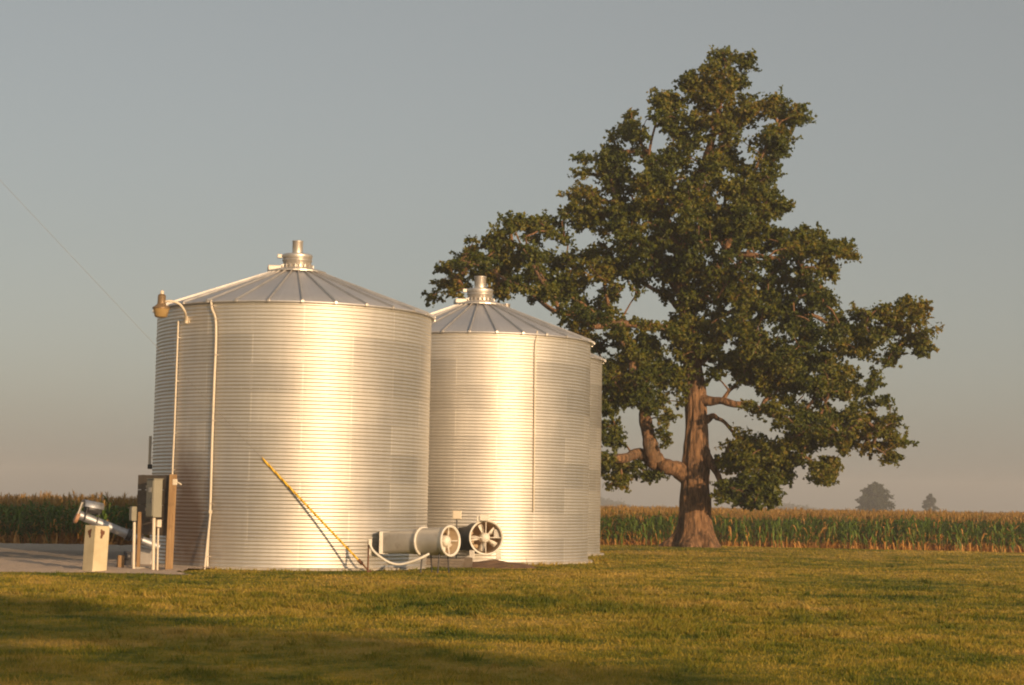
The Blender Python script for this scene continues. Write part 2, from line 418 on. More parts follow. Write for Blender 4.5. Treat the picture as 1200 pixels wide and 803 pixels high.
# ------------------------------------------------------------------ lawn blades
def lawn():
    n = 520000
    Y = 11.0 * np.exp(RNG.random(n) * math.log(88 / 11.0))
    X = (RNG.random(n) * 2 - 1) * (0.315 * Y + 2.5)
    cl = np.sin(X * 2.1 + 3 * np.sin(Y * .7)) * np.sin(Y * 1.7 + 2 * np.sin(X * .9))
    keep = ~in_gravel(X, Y)
    for c, R in BINS: keep &= ((X - c.x) ** 2 + (Y - c.y) ** 2) > (R + 0.22) ** 2
    keep &= ~((np.abs(X + 1.0) < 1.5) & (np.abs(Y - 54.6) < 1.3) & (RNG.random(n) > .12))
    keep &= RNG.random(n) < (0.72 + 0.28 * cl)
    X, Y, cl = X[keep], Y[keep], cl[keep]; n = len(X)
    Z = ground_z(X, Y)
    patch = 0.5 + 0.5 * np.sin(X * 0.55 + 1.7 * np.sin(Y * 0.31)) * np.sin(Y * 0.42 + np.sin(X * 0.37))
    h = (0.014 + 0.022 * RNG.random(n) ** 1.5 + 0.018 * np.clip(cl, 0, 1) + 0.022 * patch * RNG.random(n))
    h *= np.where(RNG.random(n) < 0.010, 2.2, 1.0)
    edge = np.full(n, 9.0)      # the mower misses a strip round the bins
    for c, R in BINS: edge = np.minimum(edge, np.hypot(X - c.x, Y - c.y) - R)
    h = np.where((edge < 0.75) & (RNG.random(n) < 0.7), h * (1 + 2.2 * RNG.random(n)), h)
    w = (0.0042 + 0.004 * RNG.random(n)) * np.clip(Y / 15, 1, 4.0)
    a = RNG.random(n) * 2 * PI
    dx, dy = np.cos(a), np.sin(a)
    lean = h * (0.2 + 0.9 * RNG.random(n)); b = RNG.random(n) * 2 * PI
    V = np.empty((n, 3, 3))
    V[:, 0] = np.stack([X - dx * w, Y - dy * w, Z - 0.005], -1)
    V[:, 1] = np.stack([X + dx * w, Y + dy * w, Z - 0.005], -1)
    V[:, 2] = np.stack([X + np.cos(b) * lean, Y + np.sin(b) * lean, Z + h], -1)
    rnd = RNG.random(n)
    # coarse darker tufts that stand above the mown sward
    T_ = []
    for cx_, cy_, sx, sy, k in ((-2.0, 37, 3.2, 2.6, 420), (2.2, 35, 2.2, 2.2, 260), (-5.0, 33, 2.6, 1.6, 180), (6.5, 33, 2.6, 2.0, 160), (9, 42, 3.5, 2.5, 120), (3, 27, 2.0, 1.4, 110)):
        T_.append(np.stack([cx_ + sx * RNG.normal(size=k), cy_ + sy * RNG.normal(size=k)], -1))
    yy = 12 * np.exp(RNG.random(700) * math.log(6.0)); T_.append(np.stack([(RNG.random(700) * 2 - 1) * (.31 * yy + 2), yy], -1))
    T_ = np.concatenate(T_); T_ = T_[~in_gravel(T_[:, 0], T_[:, 1])]
    T_ = T_[np.min([np.hypot(T_[:, 0] - c.x, T_[:, 1] - c.y) - R for c, R in BINS], axis=0) > .3]
    nb = 22; m = len(T_) * nb
    px_ = np.repeat(T_, nb, 0) + RNG.normal(size=(m, 2)) * 0.07
    zz = ground_z(px_[:, 0], px_[:, 1]); hh = (0.05 + 0.07 * RNG.random(m)) * np.repeat(0.6 + 0.7 * RNG.random(len(T_)), nb)
    ww = (0.006 + 0.005 * RNG.random(m)) * np.clip(px_[:, 1] / 18, 1, 3); a = RNG.random(m) * 2 * PI; b = RNG.random(m) * 2 * PI; ln = hh * (0.3 + 0.8 * RNG.random(m))
    V2 = np.empty((m, 3, 3))
    for q, sgn in ((0, -1), (1, 1)): V2[:, q] = np.stack([px_[:, 0] + sgn * np.cos(a) * ww, px_[:, 1] + sgn * np.sin(a) * ww, zz - 0.005], -1)
    V2[:, 2] = np.stack([px_[:, 0] + np.cos(b) * ln, px_[:, 1] + np.sin(b) * ln, zz + hh], -1)
    V = np.concatenate([V, V2]); rnd = np.concatenate([rnd, 0.16 * RNG.random(m)]); n = len(V)
    f = np.arange(n * 3).reshape(n, 3)
    o = np_mesh('lawn_grass', V.reshape(-1, 3), [f], M['blade'], attr=np.repeat(rnd, 3))
    tag(o, 'short mown grass, green mottled with dry straw-coloured patches', 'grass', kind='stuff')
lawn()

# ------------------------------------------------------------------ grain bins
PITCHC = 0.1016; AMP = 0.0075
def make_bin(c, R, eave, label, spout_r, spout_h, rise_slope, nribs=28):
    root = empty('grain_bin', (c.x, c.y, 0), label, 'grain bin', 'corrugated steel grain bins')
    # foundation
    MB().lathe([(R + 0.17, -0.3), (R + 0.17, 0.035), (R + 0.15, 0.06), (R - 0.3, 0.06)], 96).build('foundation', M['concrete'], root)
    # corrugated wall
    nseg = 240; per = 12
    nz = int(round((eave - 0.06) / PITCHC)) * per
    zs = np.linspace(0.06, eave, nz + 1)
    rings = R + AMP * np.sin(2 * PI * (np.arange(nz + 1) / per))
    # each sheet ring laps outside the one below
    ring_no = np.floor((zs - 0.06) / 0.813)
    rings = rings - 0.0012 * (ring_no % 2)
    th = np.arange(nseg) * 2 * PI / nseg
    V = np.stack([rings[:, None] * np.cos(th), rings[:, None] * np.sin(th), np.repeat(zs[:, None], nseg, 1)], -1).reshape(-1, 3)
    idx = np.arange((nz + 1) * nseg).reshape(nz + 1, nseg)
    f = np.stack([idx[:-1], np.roll(idx[:-1], -1, 1), np.roll(idx[1:], -1, 1), idx[1:]], -1).reshape(-1, 4)
    # bolt heads along the vertical laps of the sheets (part of the wall surface)
    bv = []; bf = []
    nsh = 9; o = len(V)
    ico = np.array([[0, 0, 1], [1, 0, 0], [0, 1, 0], [-1, 0, 0], [0, -1, 0], [0, 0, -1]], float)
    icf = np.array([[0, 1, 2], [0, 2, 3], [0, 3, 4], [0, 4, 1]])
    bolts = []
    for r in range(9):
        z0 = 0.06 + r * 0.813; z1 = min(z0 + 0.813, eave)
        for s in range(nsh):
            a = (s + (0.5 if r % 2 else 0)) * 2 * PI / nsh - PI
            for z in np.arange(z0 + PITCHC * .25, z1, PITCHC):
                for da in (-0.006, 0.006): bolts.append((a + da, z))
        for a in np.arange(0, 2 * PI, 0.26 / R): bolts.append((a, z0 + PITCHC * 0.25))
    bolts = np.array(bolts)
    n = len(bolts)
    ca, sa = np.cos(bolts[:, 0]), np.sin(bolts[:, 0])
    rr = R + AMP
    cen = np.stack([rr * ca, rr * sa, bolts[:, 1]], -1)
    e1 = np.stack([ca, sa, 0 * ca], -1); e2 = np.stack([-sa, ca, 0 * ca], -1); e3 = np.array([0, 0, 1.0])
    loc = np.array([[1, 0, 0], [0, 1, 0], [0, 0, 1], [0, -1, 0], [0, 0, -1]], float) * np.array([0.012, 0.017, 0.017])
    BVv = cen[:, None] + loc[None, :, 0:1] * e1[:, None] + loc[None, :, 1:2] * e2[:, None] + loc[None, :, 2:3] * e3
    BF = np.array([[0, 1, 2], [0, 2, 3], [0, 3, 4], [0, 4, 1]])[None] + (np.arange(n) * 5)[:, None, None] + o
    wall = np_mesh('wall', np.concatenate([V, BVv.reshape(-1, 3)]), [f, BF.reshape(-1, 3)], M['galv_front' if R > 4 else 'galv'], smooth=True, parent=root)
    # roof
    r0 = R + 0.09; r1 = 0.46
    ztop = eave + rise_slope * (r0 - r1)
    mb = MB()
    nr = nribs * 4
    prof = [(r0, eave - 0.035), (r0 + 0.012, eave - 0.01), (r0, eave + 0.012)] + [(r0 + (r1 - r0) * t, eave + 0.012 + (ztop - eave) * t) for t in (0.25, 0.5, 0.75, 1.0)]
    mb.lathe(prof, nr); mb.lathe([(R + 0.004, eave - 0.05), (r0, eave - 0.035)], nr)
    roof = mb.build('roof', M['galv_roof'], root)
    # standing ribs
    def rib_mesh():
        b = MB()
        for k, (w0, w1, h) in enumerate(((0.060, 0.045, 0.052),)):
            p0 = Vector((r0 + 0.03, 0, eave + 0.008)); p1 = Vector((r1 + 0.02, 0, ztop + 0.010))
            d = (p1 - p0).normalized(); up = Vector((-d.z, 0, d.x)) * -1
            if up.z < 0: up = -up
            s = Vector((0, 1, 0))
            vs = []
            for p, w in ((p0, w0), (p1, w1)):
                vs += [p - s * w / 2, p - s * w * 0.22 + up * h, p + s * w * 0.22 + up * h, p + s * w / 2]
            b.add(vs, [(0, 1, 5, 4), (1, 2, 6, 5), (2, 3, 7, 6), (0, 3, 2, 1), (4, 5, 6, 7)], 0, False)
            b.box((r0 + 0.035, 0, eave - 0.005), (0.05, 0.085, 0.07), None, 0, 0.008)
        return b
    first = None
    for k in range(nribs):
        if first is None: o = first = rib_mesh().build('roof_rib', M['galv_plain'], roof)
        else:
            o = first.copy(); COL.objects.link(o); o.parent = roof
        o.rotation_euler.z = (k + 0.5) * 2 * PI / nribs + 0.05
    # peak: flange, collar, lid, spout
    zc = ztop + 0.01
    MB().lathe([(r1 + 0.42, zc - 0.42 * rise_slope + 0.055), (r1 + 0.42, zc - 0.42 * rise_slope + 0.10), (r1 + 0.02, zc + 0.06), (r1 - 0.04, zc + 0.06)], 28, None, 0, False).build('peak_ring', M['galv_plain'], root)
    b = MB(); b.lathe([(r1 - 0.04, zc), (r1 - 0.04, zc + 0.26), (r1 - 0.01, zc + 0.27), (r1 - 0.01, zc + 0.31), (0.30, zc + 0.31)], 40)
    for k in range(20):
        q = k * 2 * PI / 20; Rm = Matrix.Rotation(q, 3, 'Z')
        b.box(Rm @ Vector((r1 + 0.01, 0, zc + 0.10)), (0.06, 0.05, 0.10), Rm, 0, 0.01)
    b.build('collar', M['galv_plain'], root)
    lid = MB().lathe([(r1 - 0.06, zc + 0.315), (r1 - 0.02, zc + 0.35), (r1 + 0.0, zc + 0.44), (r1 - 0.03, zc + 0.475), (spout_r, zc + 0.52)], 40).build('lid', M['galv_plain'], root)
    b = MB(); a = R_(190); Rm = Matrix.Rotation(a, 3, 'Z')
    b.box(Rm @ Vector((r1 + 0.07, 0, zc + 0.41)), (0.14, 0.12, 0.12), Rm, 0, 0.015)
    b.box(Rm @ Vector((r1 + 0.22, 0, zc + 0.03)), (0.40, 0.5, 0.16), Rm, 0, 0.03)
    b.build('hatch_latch', M['galv_dull'], root)
    MB().lathe([(spout_r, zc + 0.50), (spout_r, zc + 0.50 + spout_h), (spout_r + 0.012, zc + 0.505 + spout_h), (spout_r + 0.012, zc + 0.53 + spout_h), (spout_r - 0.02, zc + 0.53 + spout_h), (0.02, zc + 0.54 + spout_h)], 32).build('spout', M['galv_plain'], root)
    return root
make_bin(*BINS[0], 7.42, 'largest corrugated steel bin in front, with yard light and two pipes on its wall', 0.155, 0.36, 0.37)
make_bin(*BINS[1], 7.38, 'middle corrugated steel bin, behind the white rimmed round fan', 0.20, 0.38, 0.39)
make_bin(*BINS[2], 7.52, 'rearmost steel bin, only a narrow strip showing between the middle bin and oak', 0.16, 0.36, 0.38)

def on_bin(px, py, i, off=0.0):
    c, R = BINS[i]; R = R + off
    d = ray(px, py); o = EYE
    a = d.x ** 2 + d.y ** 2; ox, oy = o.x - c.x, o.y - c.y
    b = 2 * (ox * d.x + oy * d.y); cc = ox ** 2 + oy ** 2 - R * R
    disc = b * b - 4 * a * cc
    t = (-b - math.sqrt(max(disc, 0))) / (2 * a)
    return o + d * t
def wall_pipe(name, pix, i, off, r, mat, label, cat, straps=True, group=None):
    pts = [on_bin(x, y, i, off) for x, y in pix]
    base = Vector((pts[-1].x, pts[-1].y, pts[-1].z))
    root = empty(name, base, label, cat, group)
    b = MB(); b.tube([p - base for p in bez(pts, 8)], r, 8); b.build('pipe', mat, root)
    if straps:
        c, R = BINS[i]; n = 6
        s0 = None
        curve = bez(pts, 8)
        for k in range(n):
            p = curve[int((k + 0.5) / n * len(curve))]
            nrm = Vector((p.x - c.x, p.y - c.y, 0)).normalized(); tg = Vector((-nrm.y, nrm.x, 0))
            Rm = Matrix((nrm, tg, Vector((0, 0, 1)))).transposed()
            q = MB(); q.box(Rm @ Vector((-off / 2, 0, 0)), (off + r * 2.0, r * 2.8, 0.02), Rm, 0, 0.004)
            q.build('strap', M['galv_plain'], root, p - base)
    return root
wall_pipe('conduit', [(209, 376), (207, 430), (204.5, 500), (202, 557), (200.5, 600), (199.5, 640)], 0, 0.05, 0.026, M['pvc'],
          'thin straight pale conduit running down from the yard light to the timber post', 'conduit')
wall_pipe('drop_pipe', [(247.5, 352), (248.5, 362), (252.5, 374), (253, 400), (251, 450), (248.5, 520), (246.5, 590), (243.5, 640), (242.8, 668)], 0, 0.07, 0.036, M['pvc'],
          'thicker pale pipe curving out of the front bin eave and down to the grass', 'pipe')
p0 = on_bin(246.8, 600, 0, 0.12); p1 = on_bin(239.5, 668, 0, 0.55)
rt = empty('brace_pipe', (p1.x, p1.y, 0), 'short slanting pale pipe leaning against the thick pipe at the front bin foot', 'pipe')
b = MB(); b.tube([p0 - rt.location, p0.lerp(p1, .5) - rt.location, Vector((0, 0, -0.05))], 0.03, 8); b.build('pipe', M['pvc'], rt)
q = MB(); q.box(p0 - rt.location, (0.09, 0.09, 0.09), None, 0, 0.01); q.build('coupling', M['pvc'], rt)
wall_pipe('sensor_conduit', [(629.5, 388), (629, 396), (627, 408), (626.5, 460), (626, 520), (625.3, 600)], 1, 0.035, 0.026, M['pvc'],
          'very thin pale conduit running down the right side of the middle bin', 'conduit')

# narrow pale housing on the left flank of the front bin
c0, R0 = BINS[0]
pt = P(176.3, 511, 54.0); pb = P(175.2, 545, 54.0)
rt = empty('flank_tube', pb, 'short pale upright tube with black lower end on the left flank of the front bin', 'tube')
b = MB(); b.box((pt - pb) * 0.5, (0.075, 0.09, (pt - pb).length), None, 0, 0.015); b.build('tube_body', M['pvc'], rt)
b = MB(); b.box((0.015, 0, -0.05), (0.13, 0.12, 0.14), None, 0, 0.02); b.build('end_cap', M['black'], rt)
for t in (0.25, 0.75):
    q = (pt - pb) * t
    MB().tube([q, Vector((c0.x - R0 * 0.995 - pb.x + 0.02, 0.0, q.z))], 0.014, 6).build('bracket', M['galv_plain'], rt)

# yard light on the front bin
lp = P(188.5, 372, 49.9)
mt = on_bin(217.5, 375, 0, 0.02)
rt = empty('yard_light', lp, 'tan dusk-to-dawn yard light on a curved arm at the front bin eave', 'lamp')
s = 50.8 / F
axis = CAMROT @ Vector((0, 1, 0)); axis = Vector((0.015, 0, 1)).normalized()
fr = frame((0, 0, 0), axis)
b = MB(); b.lathe([(0.0, -0.01), (0.15, 0.0), (0.175, 0.03), (0.21, 0.17), (0.235, 0.25)], 28, fr); b.build('refractor', M['amber'], rt)
b = MB(); b.lathe([(0.245, 0.235), (0.25, 0.27), (0.16, 0.33), (0.125, 0.37), (0.115, 0.40), (0.110, 0.62), (0.07, 0.655), (0.0, 0.66)], 28, fr); b.build('housing', M['bronze'], rt)
b = MB(); b.lathe([(0.05, 0.65), (0.055, 0.73), (0.03, 0.76), (0, 0.765)], 16, fr); b.build('photocell', M['pvc'], rt)
arm = [Vector((0.08, 0, 0.44)), Vector((0.2, 0, 0.46)), P(203, 353.5, 49.95) - lp, P(211, 357, 50.0) - lp, P(216.5, 365, 50.1) - lp, P(218, 372, 50.3) - lp, mt - lp + Vector((0, -.05, -0.05))]
b = MB(); b.tube(bez(arm, 6), 0.034, 10); b.build('arm', M['pvc'], rt)
b = MB(); nrm = (mt - c0); nrm.z = 0; nrm.normalize(); tg = Vector((-nrm.y, nrm.x, 0)); Rm = Matrix((nrm, tg, Vector((0, 0, 1)))).transposed()
b.box(mt - lp + nrm * 0.01, (0.07, 0.16, 0.22), Rm, 0, 0.02); b.box(mt - lp + Vector((0.12, 0, -0.03)) + nrm * 0.02, (0.10, 0.12, 0.12), Rm, 0, 0.015)
b.build('mount_plate', M['pvc'], rt)

# ------------------------------------------------------------------ electrical station by the front bin
YP = 47.6
def up_to(px, py, Y): return P(px, py, Y)
# timber post
a = P(197, 668, YP); top = P(200, 556, YP)
rt = MB().box(Vector((0, 0, (top.z) / 2 - 0.1)), (0.20, 0.19, top.z + 0.2), Matrix.Rotation(0.012, 3, 'Y') @ Matrix.Rotation(0.25, 3, 'Z'), 0, 0.02).build('timber_post', M['postwood'], None, (a.x + 0.03, YP, 0))
tag(rt, 'tall square timber post holding the electrical backboard by the front bin', 'post')
# lever switch on the post
lv = P(206, 566, YP - 0.05)
rt = empty('lever_switch', lv, 'small pale lever fitting on the upper right side of the timber post', 'switch')
b = MB(); b.box((-0.02, 0, 0.02), (0.12, 0.10, 0.16), None, 0, 0.02); b.build('switch_body', M['pvc'], rt)
b = MB(); b.tube([Vector((0.03, -0.03, 0.02)), Vector((0.12, -0.05, -0.02)), Vector((0.16, -0.05, -0.05))], 0.022, 8); b.build('lever', M['pvc'], rt)
# backboard
tl = P(159.5, 556, YP + 0.12); br = P(193, 628, YP + 0.12)
rt = empty('plywood_backboard', ((tl.x + br.x) / 2, YP + 0.12, (tl.z + br.z) / 2), 'dark weathered plywood board fixed between posts behind the grey cabinet', 'board')
H = tl.z - br.z; RB = Matrix.Rotation(R_(-42), 3, 'Z'); W = (br.x - tl.x) / 0.60
rt.location.y = YP + 0.46
for k in range(4):
    MB().box(RB @ Vector((0, 0.002 * k, H / 2 - H / 8 - k * H / 4)), (W + 0.01 * (k % 2), 0.03, H / 4 - 0.012), RB, 0, 0.004).build('board', M['darkwood'], rt)
for u in (-W / 2 + 0.15, W / 2 - 0.2):
    MB().box(RB @ Vector((u, 0.055, 0.0)), (0.09, 0.07, H), RB, 0, 0.004).build('batten', M['darkwood'], rt)
# board's second, thinner post
a = P(161.5, 668, YP + 0.25); t2 = P(163, 600, YP + .25)
o = MB().box((0, 0, t2.z / 2 - .05), (0.085, 0.085, t2.z + 0.1), None, 0, 0.008).build('stake', M['postwood'], None, (a.x, YP + 0.27, 0)); tag(o, 'thin timber stake under the left end of the dark backboard', 'stake')
# cabinet
cc = P(181, 584, YP - 0.05); Rm = Matrix.Rotation(R_(-52), 3, 'Z')
rt = empty('meter_cabinet', cc, 'grey upright electrical cabinet mounted on the dark backboard, its right face sunlit', 'cabinet')
H = 44 * YP / F
b = MB(); b.box((0, 0, 0), (0.40, 0.25, H), Rm, 0, 0.015); b.build('case', M['grey_box'], rt)
b = MB(); b.box(Rm @ Vector((0, -0.137, 0)), (0.36, 0.02, H - 0.06), Rm, 0, 0.006); b.build('door', M['grey_box'], rt)
b = MB(); b.box(Rm @ Vector((0.14, -0.155, -0.05)), (0.03, 0.03, 0.12), Rm, 0, 0.006); b.build('handle', M['dark_steel'], rt)
b = MB(); b.box((0, 0, H / 2 + 0.012), (0.43, 0.29, 0.02), Rm, 0, 0.006); b.build('rain_hood', M['grey_box'], rt)
for hz_ in (-0.3, 0.3):
    MB().box(Rm @ Vector((-0.19, -0.15, hz_)), (0.03, 0.03, 0.09), Rm, 0, 0.005).build('hinge', M['dark_steel'], rt)
MB().box(Rm @ Vector((0.02, -0.149, 0.22)), (0.16, 0.008, 0.12), Rm, 0, 0.002).build('name_plate', M['galv_dull'], rt)
# conduits below the cabinet
def riser(px, ybot, ytop, Y, r, label):
    a = P(px, 668, Y); t = P(px + 1, ytop, Y)
    rt = empty('riser_conduit', (a.x, Y, 0), label, 'conduit', 'conduits rising to the electrical boxes')
    MB().tube([Vector((0, 0, -0.1)), Vector((t.x - a.x, 0, t.z))], r, 10).build('pipe', M['pvc'], rt)
    MB().tube([Vector((t.x - a.x, 0, t.z - 0.02)), Vector((t.x - a.x, 0, t.z + 0.05))], r * 1.5, 10).build('coupling', M['dark_steel'], rt)
    return rt
riser(179.5, 668, 606, YP - 0.12, 0.045, 'thicker pale conduit under the grey cabinet')
riser(184.5, 668, 618, YP - 0.08, 0.026, 'thinner pale conduit beneath the small junction box')
riser(156.5, 668, 611, YP + 0.1, 0.04, 'pale conduit left of the backboard, carrying the small grey box')
jb = P(186, 613.5, YP - 0.08)
rt = empty('junction_box', jb, 'small pale junction box hanging just below the grey cabinet', 'box')
MB().box((0, 0, 0), (0.125, 0.11, 0.20), Rm, 0, 0.012).build('case', M['pvc'], rt)
MB().box(Rm @ Vector((0, -0.06, 0)), (0.10, 0.015, 0.17), Rm, 0, 0.004).build('cover', M['pvc'], rt)
jb = P(156, 602, YP + 0.1)
rt = empty('disconnect_box', jb, 'small grey switch box on top of the conduit left of the backboard', 'box')
MB().box((0, 0, 0), (0.17, 0.13, 0.38), Rm, 0, 0.012).build('case', M['grey_box'], rt)
MB().box(Rm @ Vector((0, -0.07, 0)), (0.14, 0.015, 0.33), Rm, 0, 0.004).build('cover', M['grey_box'], rt)

# cream pedestal
pc = P(110, 668, 46.6); ph = P(112, 616, 46.6).z
Rz = Matrix.Rotation(R_(50), 3, 'Z')
rt = empty('concrete_pedestal', (pc.x, 46.6, 0), 'cream square pedestal with rust stains near its top, in front of the auger', 'pedestal')
b = MB(); b.box((0.03, 0, ph / 2 - 0.1), (0.45, 0.43, ph + 0.2), Matrix.Rotation(0.035, 3, 'Y') @ Rz, 0, 0.012); b.build('column', M['pedestal'], rt)
bm_rot = Matrix.Rotation(0.035, 3, 'Y') @ Rz
def brown_mark(mb, face, u, z, w, h):
    """ragged rust plate with drips standing 3 mm off a face"""
    n = 26; vs = []
    for k in range(n):
        q = 2 * PI * k / n; rr = 0.75 + 0.25 * math.sin(3 * q + 1) + 0.35 * random.random()
        x = u + w * rr * math.cos(q); y = z + h * rr * math.sin(q)
        l = Vector((x, -0.2185, y)) if face == 0 else Vector((-0.2285, x, y))
        vs.append(bm_rot @ (l - Vector((0, 0, ph / 2 - 0.1))) + Vector((0.03, 0, ph / 2 - 0.1)))
    mb.add(vs, [tuple(range(n))], 0, False)
for face in (0, 1):
    sb = MB(); brown_mark(sb, face, 0.0, ph - 0.19, 0.075, 0.12)
    sb.build('rust_stain', M['rust'], rt)
# unloading auger with motor hood
A0 = P(93, 603.5, 49.2); A1 = P(186, 641, 50.0)
rt = empty('unloading_auger', (A1.x, A1.y, 0), 'silver auger tube sloping up from the front bin, hooded motor at its top', 'auger')
o = rt.location
ax = (A0 - A1).normalized()
b = MB(); b.tube([A1 - o, A1.lerp(A0, .4) - o], 0.115, 20); b.tube([A1.lerp(A0, .38) - o, A0 - o], 0.125, 20); b.build('tube', M['galv_aged'], rt)
q = A1.lerp(A0, .40); MB().tube([q - o - ax * 0.12, q - o + ax * 0.02], 0.16, 20).build('clamp_band', M['dark_steel'], rt)
q = A1.lerp(A0, 0.24); MB().tube([q - o - ax * .05, q - o + ax * .05], 0.15, 20).build('clamp_band', M['dark_steel'], rt)
# hood: half barrel over the motor
perp = Vector((0, 0, 1)) - ax * ax.z; perp.normalize(); side = ax.cross(perp)
hc0 = P(97, 592, 49.1); hc1 = P(119, 596.5, 49.4)
b = MB(); vs = []; n = 14; hax = (hc0 - hc1).normalized(); hup = (Vector((0, 0, 1)) - hax * hax.z).normalized(); hs = hax.cross(hup)
for rr in (0.20, 0.19):
    for p in (hc0, hc1):
        for k in range(n + 1):
            q = PI * k / n
            vs.append(p - o + hs * math.cos(q) * rr + hup * (math.sin(q) * rr * 0.95 - 0.03))
m_ = n + 1; fs = []
for k in range(n):
    fs += [(k, k + 1, m_ + k + 1, m_ + k), (2 * m_ + k, 3 * m_ + k, 3 * m_ + k + 1, 2 * m_ + k + 1), (k, 2 * m_ + k, 2 * m_ + k + 1, k + 1), (m_ + k, m_ + k + 1, 3 * m_ + k + 1, 3 * m_ + k)]
b.add(vs, fs); b.build('motor_hood', M['galv_aged'], rt)
b = MB(); mm = hc0.lerp(hc1, .6) - hup * 0.06
b.lathe([(0, -0.22), (0.10, -0.21), (0.13, -0.17), (0.13, 0.17), (0.10, 0.21), (0, 0.22)], 20, frame(mm - o, hax)); b.build('motor', M['dark_steel'], rt)
for p in (hc0.lerp(hc1, .2), hc0.lerp(hc1, .85)):
    for sd in (-.1, .1): MB().tube([p - o - hup * 0.02 + hs * sd, p - o - hup * 0.40 + hs * sd * .9], 0.018, 6).build('motor_bracket', M['dark_steel'], rt)
g0 = P(97, 589, 49.0); g1 = P(89.8, 608, 49.0)
b = MB(); d = (g0 - g1).normalized(); sx = d.cross(Vector((0, 1, 0))).normalized(); Rg = Matrix((sx, Vector((0, 1, 0)), d)).transposed()
b.box(g0.lerp(g1, .45) - o, (0.035, 0.16, (g0 - g1).length * 0.95), Rg, 0, 0.01); b.build('belt_cover', M['galv_dull'], rt)
b = MB(); b.lathe([(0, -0.05), (0.13, -0.05), (0.15, -0.03), (0.15, 0.03), (0.13, 0.05), (0, 0.05)], 20, frame(g1 - o + Vector((0, 0, .02)), ax)); b.build('pulley_guard', M['tan_guard'], rt)

# small block and a dark drum behind the panel
bp = P(141, 669, 48.4)
o = MB().box((0, 0, 0.17), (0.17, 0.15, 0.40), Matrix.Rotation(0.4, 3, 'Z'), 0, 0.012).build('wood_stub', M['postwood'], None, (bp.x, 48.4, 0)); tag(o, 'short brown timber stub standing on the gravel right of the cream pedestal', 'stub')
bp = P(150.5, 660, 49.6)
rt = empty('gear_housing', (bp.x, 49.6, 0), 'dark gearbox standing low under the sloping auger', 'gearbox')
MB().box((0, 0, 0.22), (0.26, 0.24, 0.46), None, 0, 0.03).build('case', M['dark_steel'], rt)
MB().lathe([(0, -.03), (.09, -.03), (.10, 0), (.10, .03), (0, .03)], 16, frame((0.0, -0.14, 0.3), (0, -1, 0))).build('cover', M['dark_steel'], rt)
bp = P(171, 660, 50.6)
rt = empty('sump_box', (bp.x, 50.6, 0), 'bluish grey steel sump box against the foot of the front bin', 'box')
MB().box((0, 0, 0.24), (0.42, 0.3, 0.5), Matrix.Rotation(0.25, 3, 'Y'), 0, 0.02).build('case', M['galv_plain'], rt)
MB().box((0.03, 0, 0.51), (0.48, 0.35, 0.03), Matrix.Rotation(0.25, 3, 'Y'), 0, 0.008).build('lid', M['galv_dull'], rt)
bp = P(166, 667.5, 48.0)
o = MB().box((0, 0, 0.03), (0.5, 0.35, 0.12), Matrix.Rotation(.1, 3, 'Z'), 0, 0.02).build('concrete_block', M['concrete'], None, (bp.x, 48.0, 0)); tag(o, 'pale flat concrete block on the ground beneath the backboard', 'block')

# ------------------------------------------------------------------ fans
def fan_face(b_blade, fr, r, nb, hub):
    for k in range(nb):
        q = 2 * PI * k / nb + 0.35
        ca, sa = math.cos(q), math.sin(q)
        rad = Vector((ca, sa, 0)); tan = Vector((-sa, ca, 0)); zz = Vector((0, 0, 1))
        vs = []
        for rr, w, tw in ((hub * 0.8, 0.055, 0.9), (r * 0.6, 0.085, 0.65), (r * 0.93, 0.10, 0.45)):
            d = tan * math.cos(tw) + zz * math.sin(tw)
            n_ = rad.cross(d) * 0.006
            for s1 in (-1, 1):
                for s2 in (-1, 1): vs.append(fr @ (rad * rr + d * w * s1 + n_ * s2))
        fs = []
        for i in range(2):
            o = i * 4
            fs += [(o, o + 2, o + 6, o + 4), (o + 1, o + 5, o + 7, o + 3), (o, o + 4, o + 5, o + 1), (o + 2, o + 3, o + 7, o + 6)]
        fs += [(0, 1, 3, 2), (8, 10, 11, 9)]
        b_blade.add(vs, fs)
def fan_common(rt, inlet, axd, r, L, mats, nb):
    """inlet: centre of inlet (local), axd: unit axis pointing out of the inlet"""
    fr = frame(inlet, axd)
    b = MB(); b.lathe([(r, -L), (r, -0.06)], 40, fr); b.lathe([(r - 0.008, -0.03), (r - 0.02, -0.10), (r - 0.02, -L), (0, -L)], 40, fr, 1); b.build('housing', [mats[0], M['inner']], rt)
    b = MB(); b.lathe([(r + 0.002, -0.20), (r + 0.025, -0.10), (r + 0.06, -0.03), (r + 0.055, 0.0), (r + 0.03, 0.01), (r - 0.005, -0.025)], 48, fr); b.build('inlet_ring', M['white'], rt)
    b = MB(); fan_face(b, frame(Vector(inlet) - Vector(axd) * 0.25, axd), r - 0.03, nb, 0.16); b.build('fan_wheel', M['white'], rt)
    b = MB(); b.lathe([(0.155, -0.42), (0.155, -0.16), (0.13, -0.10), (0.07, -0.06), (0.0, -0.05)], 28, fr); b.build('motor', M['white'], rt)
    b = MB()
    for k in range(4):
        q = PI / 2 * k + PI / 2
        v = Vector((math.cos(q), math.sin(q), 0))
        b.tube([fr @ (v * 0.14 + Vector((0, 0, -0.10))), fr @ (v * (r) + Vector((0, 0, -0.07)))], 0.016, 6)
    b.build('motor_strut', M['white'], rt)
    return fr
